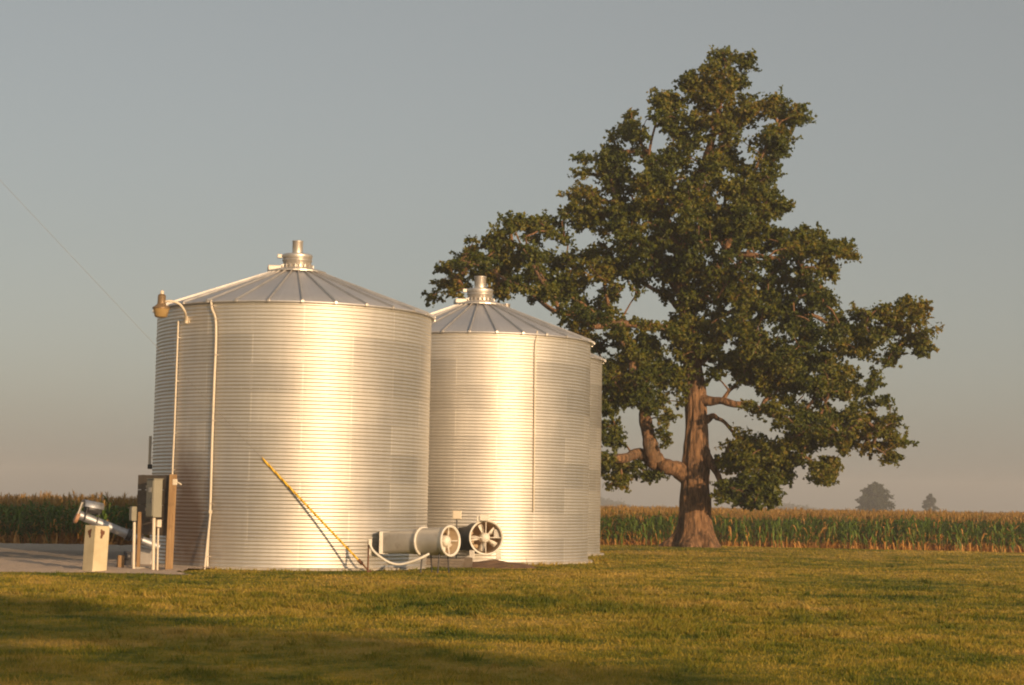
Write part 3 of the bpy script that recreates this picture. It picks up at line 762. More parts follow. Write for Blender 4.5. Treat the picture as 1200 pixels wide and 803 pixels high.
# fan 1 lying across the gap, blowing into the front bin
I1 = P(528.5, 634, 49.0); B1 = P(451, 636, 50.42)
d1 = (I1 - B1).normalized()
rt = empty('drying_fan', (I1.x, I1.y, 0), 'grey cylindrical fan on its side with a tapering duct into the front bin', 'fan', 'drying fans of the bins')
o = rt.location
fan_common(rt, I1 - o, d1, 0.37, 0.95, [M['galv_dull']], 5)
e = I1 - o - d1 * 0.95; fr = frame(e, -d1)
b = MB(); b.lathe([(0.375, -0.02), (0.415, -0.02), (0.415, 0.05), (0.375, 0.05)], 40, fr); b.build('band', M['white'], rt)
Lt = (B1 - o - e).length
b = MB(); nn = 32; vs = []
xax = Vector((0, 0, 1)); 
for t in (0, 0.5, 1.0):
    for k in range(nn):
        q = 2 * PI * k / nn; c_, s_ = math.cos(q), math.sin(q)
        sq = min(1 / max(abs(c_), 1e-6), 1 / max(abs(s_), 1e-6)) * 0.29
        rr = 0.36 * (1 - t) + t * sq
        vs.append(fr @ Vector((rr * c_, rr * s_, 0.05 + t * (Lt * 0.86 - 0.05))))
fs = [(i * nn + k, i * nn + (k + 1) % nn, (i + 1) * nn + (k + 1) % nn, (i + 1) * nn + k) for i in range(2) for k in range(nn)]
b.add(vs, fs); b.build('duct', M['galv_dull'], rt)
fb = frame(B1 - o, -d1)
b = MB(); b.box(B1 - o + Vector((0.0, -0.05, 0)), (0.30, 0.56, 0.62), Matrix.Rotation(R_(3), 3, 'Z'), 0, 0.01); b.build('transition', M['white'], rt)
for t in (0.25, 0.85):
    q = I1 - o - d1 * t; sd = Vector((-d1.y, d1.x, 0)).normalized()
    for s_ in (-1, 1): MB().tube([q + sd * 0.18 * s_ - Vector((0, 0, 0.30)), Vector((q.x + sd.x * 0.24 * s_, q.y + sd.y * 0.24 * s_, 0.0))], 0.022, 6).build('leg', M['dark_steel'], rt)

# fan 2, open side towards the lawn
I2 = P(570, 630, 55.0); B2 = P(549, 631.5, 57.35)
d2 = (I2 - B2).normalized()
rt = empty('drying_fan', (I2.x, I2.y, 0), 'round fan with white rim and white blades facing the lawn, dark body behind', 'fan', 'drying fans of the bins')
o = rt.location
fan_common(rt, I2 - o, d2, 0.485, 1.3, [M['dark_steel']], 5)
e = I2 - o - d2 * 1.3; fr = frame(e, -d2); Lt = (B2 - o - e).length
b = MB(); vs = []
for t in (0, 0.5, 1.0):
    for k in range(nn):
        q = 2 * PI * k / nn; c_, s_ = math.cos(q), math.sin(q)
        sq = min(1 / max(abs(c_), 1e-6), 1 / max(abs(s_), 1e-6)) * 0.36
        rr = 0.47 * (1 - t) + t * sq
        vs.append(fr @ Vector((rr * c_, rr * s_, t * Lt)))
b.add(vs, fs); b.build('duct', M['dark_steel'], rt)
tp = P(568, 606.5, 54.85) - o
b = MB(); b.box(tp, (0.30, 0.22, 0.20), None, 0, 0.02); b.box(tp + Vector((-0.20, 0, -0.05)), (0.08, 0.1, 0.16), None, 0, 0.01); b.build('control_box', M['white'], rt)
sd = d2.cross(Vector((0, 0, 1))).normalized()
b = MB(); b.box(I2 - o - d2 * 0.32 + sd * -0.40 + Vector((0, 0, 0.12)), (0.18, 0.3, 0.3), None, 0, 0.02); b.build('burner_box', M['galv_dull'], rt)
for s_ in (-1, 1):
    q = I2 - o - d2 * 0.1 + sd * 0.42 * s_
    MB().box(Vector((q.x, q.y, I2.z - 0.52 - 0.0)), (0.16, 0.18, 0.26), None, 0, 0.01).build('foot', M['white' if s_ < 0 else 'galv_dull'], rt)

# pale box on a thin stem between the fans
sp = P(535.5, 603.5, 55.6)
rt = empty('control_station', (sp.x, sp.y, 0), 'small pale box on a thin stem between the two fans', 'box')
MB().box((0, 0, sp.z), (0.28, 0.16, 0.26), None, 0, 0.015).build('case', M['pvc'], rt)
MB().box((0, -0.086, sp.z), (0.23, 0.012, 0.21), None, 0, 0.004).build('cover', M['pvc'], rt)
MB().tube([Vector((0, 0.02, -0.1)), Vector((0, 0.02, sp.z - 0.12))], 0.02, 8).build('stem', M['dark_steel'], rt)

# plank stack and block below the fans
bp = P(519, 655, 53.6)
for k in range(3):
    o = MB().box((0, 0, 0), (1.15, 0.28, 0.085), Matrix.Rotation(R_(-4 + 3 * k), 3, 'Z'), 0, 0.008).build('plank', M['plank'], None, (bp.x + 0.03 * k, 53.6, 0.045 + 0.089 * k))
    tag(o, ['lowest plank of the grey stack under the sideways fan', 'middle plank of the grey stack under the sideways fan', 'topmost plank of the grey stack under the sideways fan'][k], 'plank', 'planks stacked under the fans')
bp = P(546, 655, 54.0)
o = MB().box((0, 0, 0.14), (0.36, 0.36, 0.30), Matrix.Rotation(.15, 3, 'Z'), 0, 0.02).build('support_block', M['darkwood'], None, (bp.x, 54.0, 0)); tag(o, 'dark square timber block under the body of the round fan', 'block')

# soil heap
cx, cy = P(578, 655, 54.6).x, 54.6
n = 40; xs = np.linspace(-1.6, 1.6, n); ys = np.linspace(-1.1, 1.1, n); X, Y = np.meshgrid(xs, ys)
d = np.sqrt((X / 1.5) ** 2 + (Y / 1.0) ** 2)
Z = 0.24 * np.clip(1 - d, 0, 1) ** 0.8 + 0.03 * np.sin(X * 7 + 2 * np.sin(Y * 5)) * np.sin(Y * 9) * (d < 1) - 0.02 - 0.2 * (d > 1.02)
idx = np.arange(n * n).reshape(n, n); f = np.stack([idx[:-1, :-1], idx[:-1, 1:], idx[1:, 1:], idx[1:, :-1]], -1).reshape(-1, 4)
o = np_mesh('soil_heap', np.stack([X.ravel() + cx, Y.ravel() + cy, Z.ravel()], -1), [f], M['soil'], smooth=True); tag(o, kind='structure')

# gas stake and white hose
s0 = P(431, 664, 48.9)
rt = empty('gas_riser', (s0.x, s0.y, 0), 'short rusty stake with a white valve beside the yellow guy guard', 'riser')
zt = P(431, 633, 48.9).z
MB().tube([Vector((0, 0, -0.05)), Vector((0.01, 0, zt))], 0.022, 8).build('stake', M['rust'], rt)
MB().box((0.05, -0.02, zt - 0.05), (0.09, 0.08, 0.16), None, 0, 0.015).build('valve', M['white'], rt)
MB().tube([Vector((0.05, -0.02, zt - 0.1)), Vector((0.045, -0.02, zt - 0.4))], 0.02, 8).build('nipple', M['white'], rt)
hp = [P(433.5, 638, 48.85), P(437, 645, 48.85), P(446, 653, 48.8), P(457, 659.5, 48.8), P(468, 661.5, 48.8), P(480, 659, 48.75), P(492, 654.5, 48.7), P(503, 649, 48.75)]
hp = [Vector((p.x, p.y, max(p.z, 0.05))) for p in hp]
b = MB(); b.tube([p - hp[4] for p in bez(hp, 6)], 0.034, 8); o = b.build('gas_hose', M['white'], None, hp[4]); tag(o, 'white hose sagging from the rusty stake to the sideways fan', 'hose')

# ------------------------------------------------------------------ guy wire with spiral guard
AN = P(433.5, 668, 49.2); AN.z = 0.0
far_ = P(309, 538.5, 49.40); dirw = (far_ - AN).normalized()
XP = -17.0; tt = (XP - AN.x) / dirw.x; TOP = AN + dirw * tt
rt = empty('guy_wire', AN, 'thin steel guy wire anchored in the grass, its lower length in a yellow spiral guard', 'guy wire')
b = MB(); L = (TOP - AN).length
pts = [dirw * (0.35 + (L - 0.35) * t) - Vector((0, 0, 0.02 * 4 * t * (1 - t))) for t in np.linspace(0, 1, 24)]
b.tube(pts, 0.0045, 6); b.build('wire', M['steelwire'], rt)
Lg = (far_ - AN).length
fr = frame((0, 0, 0), dirw)
b = MB(); pitch = 0.26; n = 14; vs = []; steps = int((Lg - 0.35) / pitch * n)
for k in range(steps + 1):
    s_ = 0.35 + k * pitch / n; q = 2 * PI * k / n; q2 = q
    sag = Vector((0, 0, -0.02 * 4 * (s_ / L) * (1 - s_ / L)))
    for off in (-0.46, 0.46):
        for rr in (0.030, 0.022):
            z = s_ + off * pitch
            vs.append(fr @ Vector((rr * math.cos(q), rr * math.sin(q), z)) + sag)
fs_ = []
for k in range(steps):
    a_ = k * 4; c_ = a_ + 4
    fs_ += [(a_, a_ + 2, c_ + 2, c_), (a_ + 1, c_ + 1, c_ + 3, a_ + 3), (a_, c_, c_ + 1, a_ + 1), (a_ + 2, a_ + 3, c_ + 3, c_ + 2)]
b.add(vs, fs_); b.build('guard', M['yellow'], rt)
b = MB(); b.tube([dirw * -0.25, dirw * 0.42], 0.022, 8); b.tube([dirw * 0.30 + Vector((0, 0, .0)), dirw * 0.46], 0.05, 10); b.box(dirw * 0.03, (0.12, 0.12, 0.05), None, 0, 0.01); b.build('anchor_rod', M['rust'], rt)
# the pole it stays (just outside the frame)
rt = empty('utility_pole', (TOP.x - 0.13, TOP.y, 0), 'tall round timber utility pole that the guy wire stays', 'utility pole')
MB().tube([Vector((0, 0, -0.5)), Vector((0, 0, TOP.z + 1.4))], [0.17, 0.12], 16).build('pole', M['postwood'], rt)
MB().box((0, 0.16, TOP.z + 0.6), (2.4, 0.1, 0.12), None, 0, 0.01).build('crossarm', M['darkwood'], rt)
for k in (-1.1, -0.4, 0.4, 1.1):
    MB().lathe([(0.02, 0), (0.05, 0.03), (0.035, 0.08), (0.05, 0.11), (0.02, 0.16), (0, .165)], 14, frame((k, .16, TOP.z + 0.66), (0, 0, 1))).build('insulator', M['grey_box'], rt)

# ------------------------------------------------------------------ trees
def leaves(centers, normals, size, rng):
    n = len(centers)
    nn = normals / np.maximum(np.linalg.norm(normals, axis=1, keepdims=True), 1e-6)
    r = rng.normal(size=(n, 3)); t = np.cross(nn, r); t /= np.maximum(np.linalg.norm(t, axis=1, keepdims=True), 1e-6)
    s = np.cross(nn, t)
    L = size[:, None]; w = 0.36 * L
    fold = 0.12 * L * nn
    base = centers - t * L * 0.5; tip = centers + t * L * 0.5 - fold * 0.8
    l = centers + s * w + fold + t * L * .08; rgt = centers - s * w + fold + t * L * .08
    V = np.stack([base, rgt, tip, l], 1).reshape(-1, 3)
    f = np.arange(n * 4).reshape(n, 4)
    return V, [f[:, [0, 1, 2]], f[:, [0, 2, 3]]]
def foliage(name, clumps, rad, per, lsize, mat, parent, rng, upbias=0.5, origin=None):
    """clumps (n,3): leaf-bearing twig ends; leaves fill an uneven ball round each"""
    n = len(clumps); cnt = np.maximum((per * (rad / rad.mean()) ** 2 * (0.6 + 0.8 * rng.random(n))).astype(int), 6)
    idx = np.repeat(np.arange(n), cnt); m = len(idx)
    d = rng.normal(size=(m, 3)); d /= np.linalg.norm(d, axis=1, keepdims=True)
    r = rng.random(m) ** 0.45
    sq = np.array([1.0, 1.0, 0.72])
    p = clumps[idx] + d * (r * rad[idx])[:, None] * sq
    # sprays: pull leaves onto a few shoots so the outline is ragged
    k = rng.integers(0, 5, m)
    shoot = rng.normal(size=(n, 5, 3)); shoot /= np.linalg.norm(shoot, axis=2, keepdims=True)
    sh = clumps[idx] + shoot[idx, k] * (rad[idx] * (0.3 + 1.25 * rng.random(m)))[:, None] * sq
    on = rng.random(m) < 0.55
    p = np.where(on[:, None], sh + rng.normal(size=(m, 3)) * 0.10 * rad[idx][:, None], p)
    nrm = d * 0.8 + rng.normal(size=(m, 3)) * 0.7 + np.array([0, 0, upbias])
    V, fs = leaves(p, nrm, lsize * (0.7 + 0.6 * rng.random(m)), rng)
    if origin is not None: V = V - np.array(origin)
    return np_mesh(name, V, fs, mat, parent=parent)
def grow(skel, clumps, rng, tip_r=0.016, droop=0.0):
    """skel: list of (pos, radius, parent); every clump is tied to the nearest wood by a bent branch"""
    posn = [np.array(p) for p, _, _ in skel]; par = [q for _, _, q in skel]; rmin = [r for _, r, _ in skel]
    nsk = len(skel); load = [0.0] * nsk
    A = np.zeros((nsk + 4 * len(clumps), 3)); A[:nsk] = np.array(posn); cnt = nsk
    d0 = np.array([np.min(np.linalg.norm(A[:nsk] - c, axis=1)) for c in clumps])
    for ci in np.argsort(d0):
        c = clumps[ci]
        dd = np.linalg.norm(A[:cnt] - c, axis=1) + 0.35 * np.maximum(A[:cnt, 2] - c[2], 0)
        j = int(np.argmin(dd)); a = A[j]; L = np.linalg.norm(c - a)
        prev = j; k = 1 if L < 0.6 else (2 if L < 1.5 else 4)
        for s in range(1, k + 1):
            t = s / k
            q = a + (c - a) * t + rng.normal(size=3) * 0.06 * L * (s < k) + np.array([0, 0, 0.10 * L * math.sin(PI * t)])
            A[cnt] = q; par.append(prev); rmin.append(tip_r); load.append(0.0); prev = cnt; cnt += 1
        load[prev] += 1
    for i in range(cnt - 1, -1, -1):
        if par[i] >= 0 and par[i] < i: load[par[i]] += load[i]
    rad = np.maximum(np.array(rmin), tip_r * np.sqrt(np.maximum(np.array(load), 1)) ** 0.95)
    rad[:nsk] = np.array(rmin[:nsk])
    return A[:cnt], par, rad, nsk
def branch_mesh(A, par, rad, start, mb, origin, n=5):
    o = Vector(origin)
    for i in range(start, len(A)):
        j = par[i]
        if j < 0: continue
        r0 = min(rad[j], rad[i] * 1.35); 
        mb.tube([Vector(A[j]) - o, Vector(A[i]) - o], [r0, rad[i]], n, cap=False)

# ---- the oak
YT = 80.0
def T(px, py, dy=0.0): return P(px, py, YT + dy)
OAK = T(815, 642); OAK.z = gz(OAK.x, YT) - 0.02
MPP = YT / F
LIMBS = [  # (photo x, photo y, depth offset m, radius in photo px)
 [(815, 600, 0, 17.5), (814.5, 570, 0, 16.2), (815, 545, 0, 16), (816, 515, 0, 13), (816.5, 490, 0.1, 12.2), (815, 462, 0.2, 12.5), (812, 430, .3, 11), (808, 390, .3, 10), (803, 350, .2, 8.5), (797, 310, 0, 7.5), (800, 270, -.2, 6.5), (812, 230, -.3, 5.5), (826, 190, -.3, 4.5), (838, 150, -.2, 3.5), (846, 105, 0, 2.4), (851, 72, 0, 1.2)],
 [(812, 560, 0, 11), (798, 553, -.2, 9.5), (783, 549, -.5, 8.5), (768, 541, -.8, 8), (750, 534, -1.2, 6), (728, 536, -1.8, 5), (706, 538, -2.4, 4), (680, 528, -3, 3)],
 [(768, 541, -.8, 8.5), (762, 520, -.9, 8), (757, 495, -1, 7.2), (754, 470, -1, 6.5), (745, 440, -1.2, 5), (735, 410, -1.5, 4), (720, 380, -1.8, 3)],
 [(824, 525, 0, 7), (836, 548, -.8, 5.5), (845, 566, -1.5, 4), (858, 575, -2.2, 3), (875, 572, -2.8, 2)],
 [(822, 468, 0, 8), (840, 470, -.5, 6.5), (862, 471, -1.0, 5.5), (890, 478, -1.6, 4.5), (915, 488, -2.2, 3.5), (945, 500, -2.6, 2.6), (985, 510, -3, 1.8)],
 [(822, 495, 0, 6), (836, 488, -.3, 4.5), (848, 493, -.8, 3.2), (868, 510, -1.5, 2.2)],
 [(812, 430, .3, 8), (835, 410, .8, 6.5), (870, 385, 1.5, 5.5), (910, 365, 2, 4.5), (955, 370, 2.4, 3.6), (1000, 385, 2.4, 2.6), (1045, 385, 2.2, 1.6)],
 [(806, 372, .3, 7), (830, 335, -.6, 6), (852, 295, -1.2, 5.2), (868, 255, -1.5, 5), (880, 220, -1.6, 3.5), (895, 180, -1.5, 2.6), (915, 140, -1.4, 1.6)],
 [(852, 295, -1.2, 5), (885, 300, -1.9, 3.8), (925, 295, -2.4, 2.8), (965, 290, -2.6, 1.8), (985, 290, -2.6, 1.0)],
 [(803, 350, .2, 6.5), (780, 320, .8, 5.5), (755, 285, 1.4, 4.4), (735, 245, 1.8, 3.4), (715, 210, 2, 2.4), (700, 190, 2, 1.4)],
 [(797, 310, 0, 5), (785, 270, -.8, 4.2), (772, 225, -1.3, 3.4), (765, 185, -1.4, 2.5), (772, 130, -1.3, 1.5)],
 [(808, 395, .3, 8), (775, 385, -1.0, 6.5), (740, 380, -2.0, 5.5), (700, 375, -2.8, 5), (685, 367, -3, 4.8), (655, 362, -3.3, 3.8), (620, 340, -3.4, 3), (580, 315, -3.2, 2.2), (545, 305, -3, 1.4)],
 [(655, 362, -3.3, 3.2), (640, 335, -3.6, 2.8), (622, 300, -3.6, 2.2), (605, 270, -3.4, 1.3)],
 [(812, 440, .3, 7), (825, 415, 2.2, 5), (850, 390, 4, 4), (880, 360, 5.2, 3), (900, 330, 5.6, 2)],
 [(806, 372, .3, 6), (785, 350, 2.5, 4.5), (760, 330, 4.2, 3.4), (730, 320, 5, 2.2)],
]
def oak():
    rng = np.random.default_rng(21)
    rt = empty('oak_tree', OAK, 'massive spreading oak with broad flared trunk, right of the steel bins', 'tree')
    # trunk and main limbs as one mesh
    mb = MB()
    skel = []
    def noise3(p): return math.sin(p.x * 5.1 + 1.7 * math.sin(p.z * 1.3)) * math.sin(p.z * 1.9 + p.y * 4.3) 
    for li, limb in enumerate(LIMBS):
        pts = [T(x, y, d) for x, y, d, r in limb]; rs = [r * MPP for *_, r in limb]
        if li == 0:
            b0 = Vector((OAK.x, YT, OAK.z - 0.4))
            pts = [b0, Vector((OAK.x, YT, OAK.z + 0.1)), Vector((OAK.x, YT, OAK.z + 0.7))] + pts
            rs = [1.30, 1.02, 0.78] + rs
        # resample
        P2 = []; R2 = []
        for i in range(len(pts) - 1):
            seg = max(2, int((pts[i + 1] - pts[i]).length / 0.35))
            for s in range(seg):
                P2.append(None); R2.append(rs[i] + (rs[i + 1] - rs[i]) * s / seg)
        if li > 0:
            rs = [q_ * (1.0 if li in (1, 2) else 0.72) for q_ in rs]; rs[0] *= 1.25
            for i in range(2, len(pts)):
                pts[i] = pts[i] + Vector((0.10 * math.sin(i * 2.3 + li), (0.3 if li < 6 else 0.9) + 0.4 * math.sin(i * 1.7 + li * 2), 0.10 * math.sin(i * 3.1 + li * 1.3)))
        n8 = 8; cur = bez(pts, n8); cr = []
        for i in range(len(pts) - 1):
            for k in range(n8): cr.append(rs[i] + (rs[i + 1] - rs[i]) * k / n8)
        cr.append(rs[-1])
        sides = 80 if li == 0 else 18
        if li > 0:
            for i in range(3, len(cur)):
                cur[i] = cur[i] + Vector((0.03 * math.sin(i * 0.5 + li), 0.04 * math.sin(i * 0.4), 0.035 * math.sin(i * 0.61 + li * 2)))
                cr[i] *= 1 + 0.04 * math.sin(i * 0.8 + li) + 0.03 * math.sin(i * 1.7)
        # tube with bark furrows and, at the foot, root flare
        up = None; ring0 = len(mb.v); L = len(cur); vs = []
        for i, p in enumerate(cur):
            t = (cur[min(i + 1, L - 1)] - cur[max(i - 1, 0)]).normalized()
            if up is None: up = Vector((0, 1, 0)) if abs(t.y) < 0.9 else Vector((1, 0, 0))
            a = t.cross(up).normalized(); up = a.cross(t).normalized()
            h = p.z - OAK.z
            for k in range(sides):
                q = 2 * PI * k / sides
                dv = a * math.cos(q) + up * math.sin(q)
                r = cr[i]
                if li == 0:
                    fl = max(0.0, 1 - h / 1.7) ** 2
                    r *= 1 + fl * (0.20 * math.sin(5 * q + 0.6) + 0.12 * math.sin(3 * q + 2) + 0.05)
                    r += fl ** 2 * 0.22 * max(0, math.sin(4 * q + 1.0))
                r *= 1 + 0.028 * math.sin(19 * q + 3.5 * math.sin(h * 0.9 + li) + 2 * math.sin(h * 2.3)) + 0.05 * math.sin(9 * q + 2.5 * math.sin(h * 1.1 + li)) * min(1, r / 0.3) + 0.06 * noise3(p + dv * r)
                vs.append(p + dv * r - OAK)
        fsx = [(i * sides + k, i * sides + (k + 1) % sides, (i + 1) * sides + (k + 1) % sides, (i + 1) * sides + k) for i in range(L - 1) for k in range(sides)]
        mb.add(vs, fsx)
        base = len(skel)
        for i in range(0, L, 2):
            if li == 0 and cur[i].z < OAK.z + 5: 
                continue
            skel.append((tuple(cur[i]), cr[i], len(skel) - 1 if len(skel) > base else -1))
    trunk = mb.build('trunk', M['bark'], rt)
    # crown: twig clumps filling the lobes, deep where the crown is broad
    LOBES = [(850,72,22),(876,72,15),(838,92,22),(862,98,18),(803,92,11),(812,104,16),(778,112,16),(786,128,20),(842,125,30),(740,136,11),(742,152,20),(718,168,15),(760,180,18),(800,150,30),(835,165,35),(880,140,26),(905,125,16),(925,130,20),(938,140,10),(915,158,20),(895,178,26),(918,180,12),
      (683,186,9),(684,202,9),(705,190,14),(725,195,24),(690,235,24),(700,262,32),(735,230,34),(770,215,26),(800,200,34),(840,205,38),(880,215,32),(902,208,14),(900,240,22),(916,240,10),(870,250,34),(830,250,38),(790,250,36),(750,270,38),
      (660,258,16),(640,264,18),(618,262,18),(600,262,15),(572,284,15),(552,288,14),(590,290,24),(620,300,30),(655,300,30),(540,304,14),(524,316,13),(556,316,22),(515,336,11),(535,335,16),(504,350,9),(590,330,24),(625,335,26),(660,335,24),(690,310,34),(700,350,34),(740,320,38),(675,375,16),
      (790,300,40),(835,295,42),(880,285,36),(915,285,28),(940,278,18),(960,280,16),(974,290,12),(994,293,13),(1001,300,8),(950,305,26),(970,315,14),(920,325,36),(880,335,42),(835,345,42),(955,345,22),(972,352,14),(945,375,36),(985,385,24),(1012,372,18),(1035,366,17),(1060,358,18),(1076,372,18),(1082,394,15),(1078,412,9),(1050,392,24),(1020,400,26),(1045,420,14),(985,420,30),
      (900,390,44),(860,400,40),(820,395,28),(780,400,34),(740,400,36),(715,420,28),(750,440,30),(780,440,24),(720,460,22),(735,470,16),(800,430,22),(860,435,32),(900,430,38),(940,425,38),(1000,455,20),(1022,452,16),(1035,470,10),(975,455,26),(940,465,34),(905,455,22),(1010,488,20),(1040,500,18),(1050,520,14),(1042,538,11),(1020,515,20),(985,495,30),(950,505,32),(990,525,18),(965,540,20),(968,565,11),(962,552,14),
      (925,520,30),(885,520,32),(865,540,28),(895,550,30),(920,548,20),(880,575,22),(860,572,16),(900,575,16),(885,592,8),(850,545,14),(720,500,12),(738,455,16),(722,440,18),(752,462,12),(728,560,14),(770,556,7),(848,580,12),(868,588,10),(905,588,9),(800,470,9),(795,450,14),(716,515,14),(725,552,20),(745,552,14),(716,572,11),(760,556,10),(770,470,16),(785,490,13),(782,520,10),(775,505,10),(712,480,10),(700,545,16),(700,500,16),(690,450,24),(690,400,26)]
    GAPS = [(771,167,9),(743,512,9),(735,484,6),(781,366,9),(832,409,6),(760,334,6),(841,510,10),(862,481,8),(885,490,9),(900,497,7),(925,257,9),(836,500,7),(695,280,6),(668,290,5),(846,230,5),(700,330,5),(905,300,5),(820,180,5),(1000,345,8),(1042,445,7),(1005,440,5),(850,455,5),(765,385,6),(800,360,5),(640,285,5),(610,318,4),(980,475,5),(745,375,5),(690,348,5),(790,278,5)]
    lob = np.array(LOBES, float)
    step = 8.0
    gx, gy = np.meshgrid(np.arange(480, 1110, 4.0), np.arange(40, 610, 4.0))
    G = np.stack([gx.ravel(), gy.ravel()], -1)
    inside = (((G[:, None] - lob[None, :, :2]) ** 2).sum(2) < lob[:, 2] ** 2).any(1)
    outp = G[~inside]
    clumps = []; rads = []
    for (x, y, r) in LOBES:
        n = max(3, int(round((r / 9.0) ** 2 * 1.95)))
        for _ in range(n):
            rr = max(r - 6.0, 1) * math.sqrt(rng.random()); q = rng.random() * 2 * PI
            px, py = x + rr * math.cos(q), y + rr * math.sin(q)
            if any((px - a) ** 2 + (py - b_) ** 2 < (c_ + 6) ** 2 for a, b_, c_ in GAPS): continue
            de = math.sqrt(((outp - (px, py)) ** 2).sum(1).min()) * MPP
            D = min(7.0, 0.7 + 1.25 * de)
            cen = -0.8 if py > 480 else 0.0
            dy = cen + D * (2 * rng.random() - 1) * (1.0 if rng.random() < .4 else 0.95)
            if py > 560: dy = cen - abs(dy) * .5 - 1
            if dy < 0.6 and (802 < px < 830 and 468 < py < 600): continue
            if dy < -0.3 and (742 < px < 775 and 470 < py < 545 and px < 772): continue
            p = T(px, py, dy); clumps.append(p[:]); rads.append((0.20 + 0.36 * rng.random() ** 1.4) * (1.0 if r > 12 else 0.85))
    for li in [1, 2, 4] + list(range(6, len(LIMBS))):      # shoots along the upper limbs, in front of the wood
        L_ = LIMBS[li]
        for i in range(len(L_) - 1):
            for t in np.linspace(0, 1, 5):
                x = L_[i][0] * (1 - t) + L_[i + 1][0] * t; y = L_[i][1] * (1 - t) + L_[i + 1][1] * t; dd_ = L_[i][2] * (1 - t) + L_[i + 1][2] * t
                if rng.random() < 0.62 and ((y < 430 and li > 5) or (li == 4 and x > 866) or (li == 1 and x < 716) or (li == 2 and y < 490)):
                    p = T(x + rng.normal() * 5, y + rng.normal() * 5, dd_ - 0.5 - 1.4 * rng.random()); clumps.append(p[:]); rads.append(0.30 + 0.15 * rng.random())
    clumps = np.array(clumps); rads = np.array(rads)
    A, par, rad, ns = grow(skel, clumps, rng)
    mb = MB(); branch_mesh(A, par, rad, ns, mb, OAK)
    mb.build('branches', M['bark'], rt)
    foliage('crown', clumps, rads, 84, 0.185, M['oakleaf'], rt, rng, 0.4, OAK)
    return len(clumps)
NCL = oak()

def simple_tree(name, base, H, W, ncl, per, lsize, label, seed, mat, crown0=0.15, shape=1.0, group=None, crad=0.09):
    rng = np.random.default_rng(seed)
    rt = empty(name, base, label, 'tree', group)
    bz = Vector(base)
    skel = []; pts = [bz + Vector((0.02 * H * math.sin(k), 0.01 * H * math.cos(k * 2), H * t)) for k, t in enumerate(np.linspace(-0.03, 0.85, 9))]
    rs = [0.035 * H * (1 - t) + 0.004 * H for t in np.linspace(0, 0.9, 9)]; rs[0] *= 1.5
    for i, p in enumerate(pts): skel.append((tuple(p), rs[i], i - 1))
    mb = MB(); mb.tube([p - bz for p in pts], rs, 10); mb.build('trunk', M['bark'], rt)
    cl = []
    lob = [(rng.random() * 2 * PI, 0.2 + 0.75 * rng.random(), 0.75 + 0.35 * rng.random()) for _ in range(14)]
    while len(cl) < ncl:
        t = rng.random(); q = rng.random() * 2 * PI
        prof = (math.sin(PI * min(1, (t * 0.93 + 0.07) ** shape))) ** 0.6
        k = min(lob, key=lambda l: abs(math.atan2(math.sin(l[0] - q), math.cos(l[0] - q))) + 2 * abs(l[1] - t))
        r = W / 2 * prof * k[2] * math.sqrt(rng.random())
        cl.append((bz.x + r * math.cos(q), bz.y + r * math.sin(q), bz.z + H * (crown0 + (1 - crown0) * t) * (0.95 + 0.05 * k[2])))
    cl = np.array(cl)
    A, par, rad, ns = grow(skel, cl, rng, 0.012 * H / 10)
    mb = MB(); branch_mesh(A, par, rad, ns, mb, bz, 4); mb.build('branches', M['bark'], rt)
    foliage('crown', cl, W * crad * (0.7 + 0.6 * rng.random(ncl)), per, lsize, mat, rt, rng, 0.3, bz)
    return rt
FY = 520.0
b1 = P(1026, 602, FY); b1.z = -0.9
simple_tree('distant_tree', b1, P(1026, 568.5, FY).z + 0.9, 10.6, 170, 70, 0.6, 'larger hazy round tree far beyond the corn, right of the oak', 5, M['farleaf'], 0.1, 0.8, 'hazy trees beyond the corn')
b2 = P(1090, 602, FY + 80); b2.z = -0.9
simple_tree('distant_tree', b2, P(1090, 580, FY + 80).z + 0.9, 5.4, 80, 50, 0.5, 'smaller hazy pointed tree far beyond the corn, nearest the right edge', 9, M['farleaf'], 0.05, 0.7, 'hazy trees beyond the corn')
# low woods on the horizon: one far mass
def far_woods():
    rng = np.random.default_rng(3); cl = []; rads = []
    for x0, x1, h, Y in ((660, 735, 5.5, 1250), (890, 950, 2.5, 1250)):
        n = int((x1 - x0) * 1.6)
        for _ in range(n):
            x = x0 + (x1 - x0) * rng.random(); e = min(1, (x1 - x) / 30, (x - x0) / 20)
            p = P(x, 592, Y + 25 * rng.random()); cl.append((p.x, p.y, -1 + (h * e + 2) * rng.random())); rads.append(2.2 + 1.4 * rng.random())
    o = foliage('far_woods', np.array(cl), np.array(rads), 40, 1.5, M['farleaf'], None, rng)
    tag(o, 'faint low line of woods on the hazy horizon behind the corn', 'woods', kind='stuff')
far_woods()
# trees behind the photographer: they throw the shade across the near lawn
SUN_AZ = R_(33); SUN_EL = R_(10.0)
def along(perp, back): return Vector((perp * 0.839 + back * 0.545, perp * 0.545 - back * 0.839, 0))
SHT = [(8.4, 27, 11.3, 10.4), (1.6, 24, 12.4, 9.4)]
for i, (pp, bk, H, W) in enumerate(SHT):
    p = along(pp, bk); p.z = gz(p.x, p.y)
    simple_tree('shade_tree', p, H, W, 170, 70, 0.30, ['bushy tree behind the camera whose shade reaches furthest over the lawn', 'bushy tree behind the camera shading the left corner of the lawn'][i], 31 + i, M['oakleaf'], 0.06, 0.9, 'trees behind the camera', 0.085)

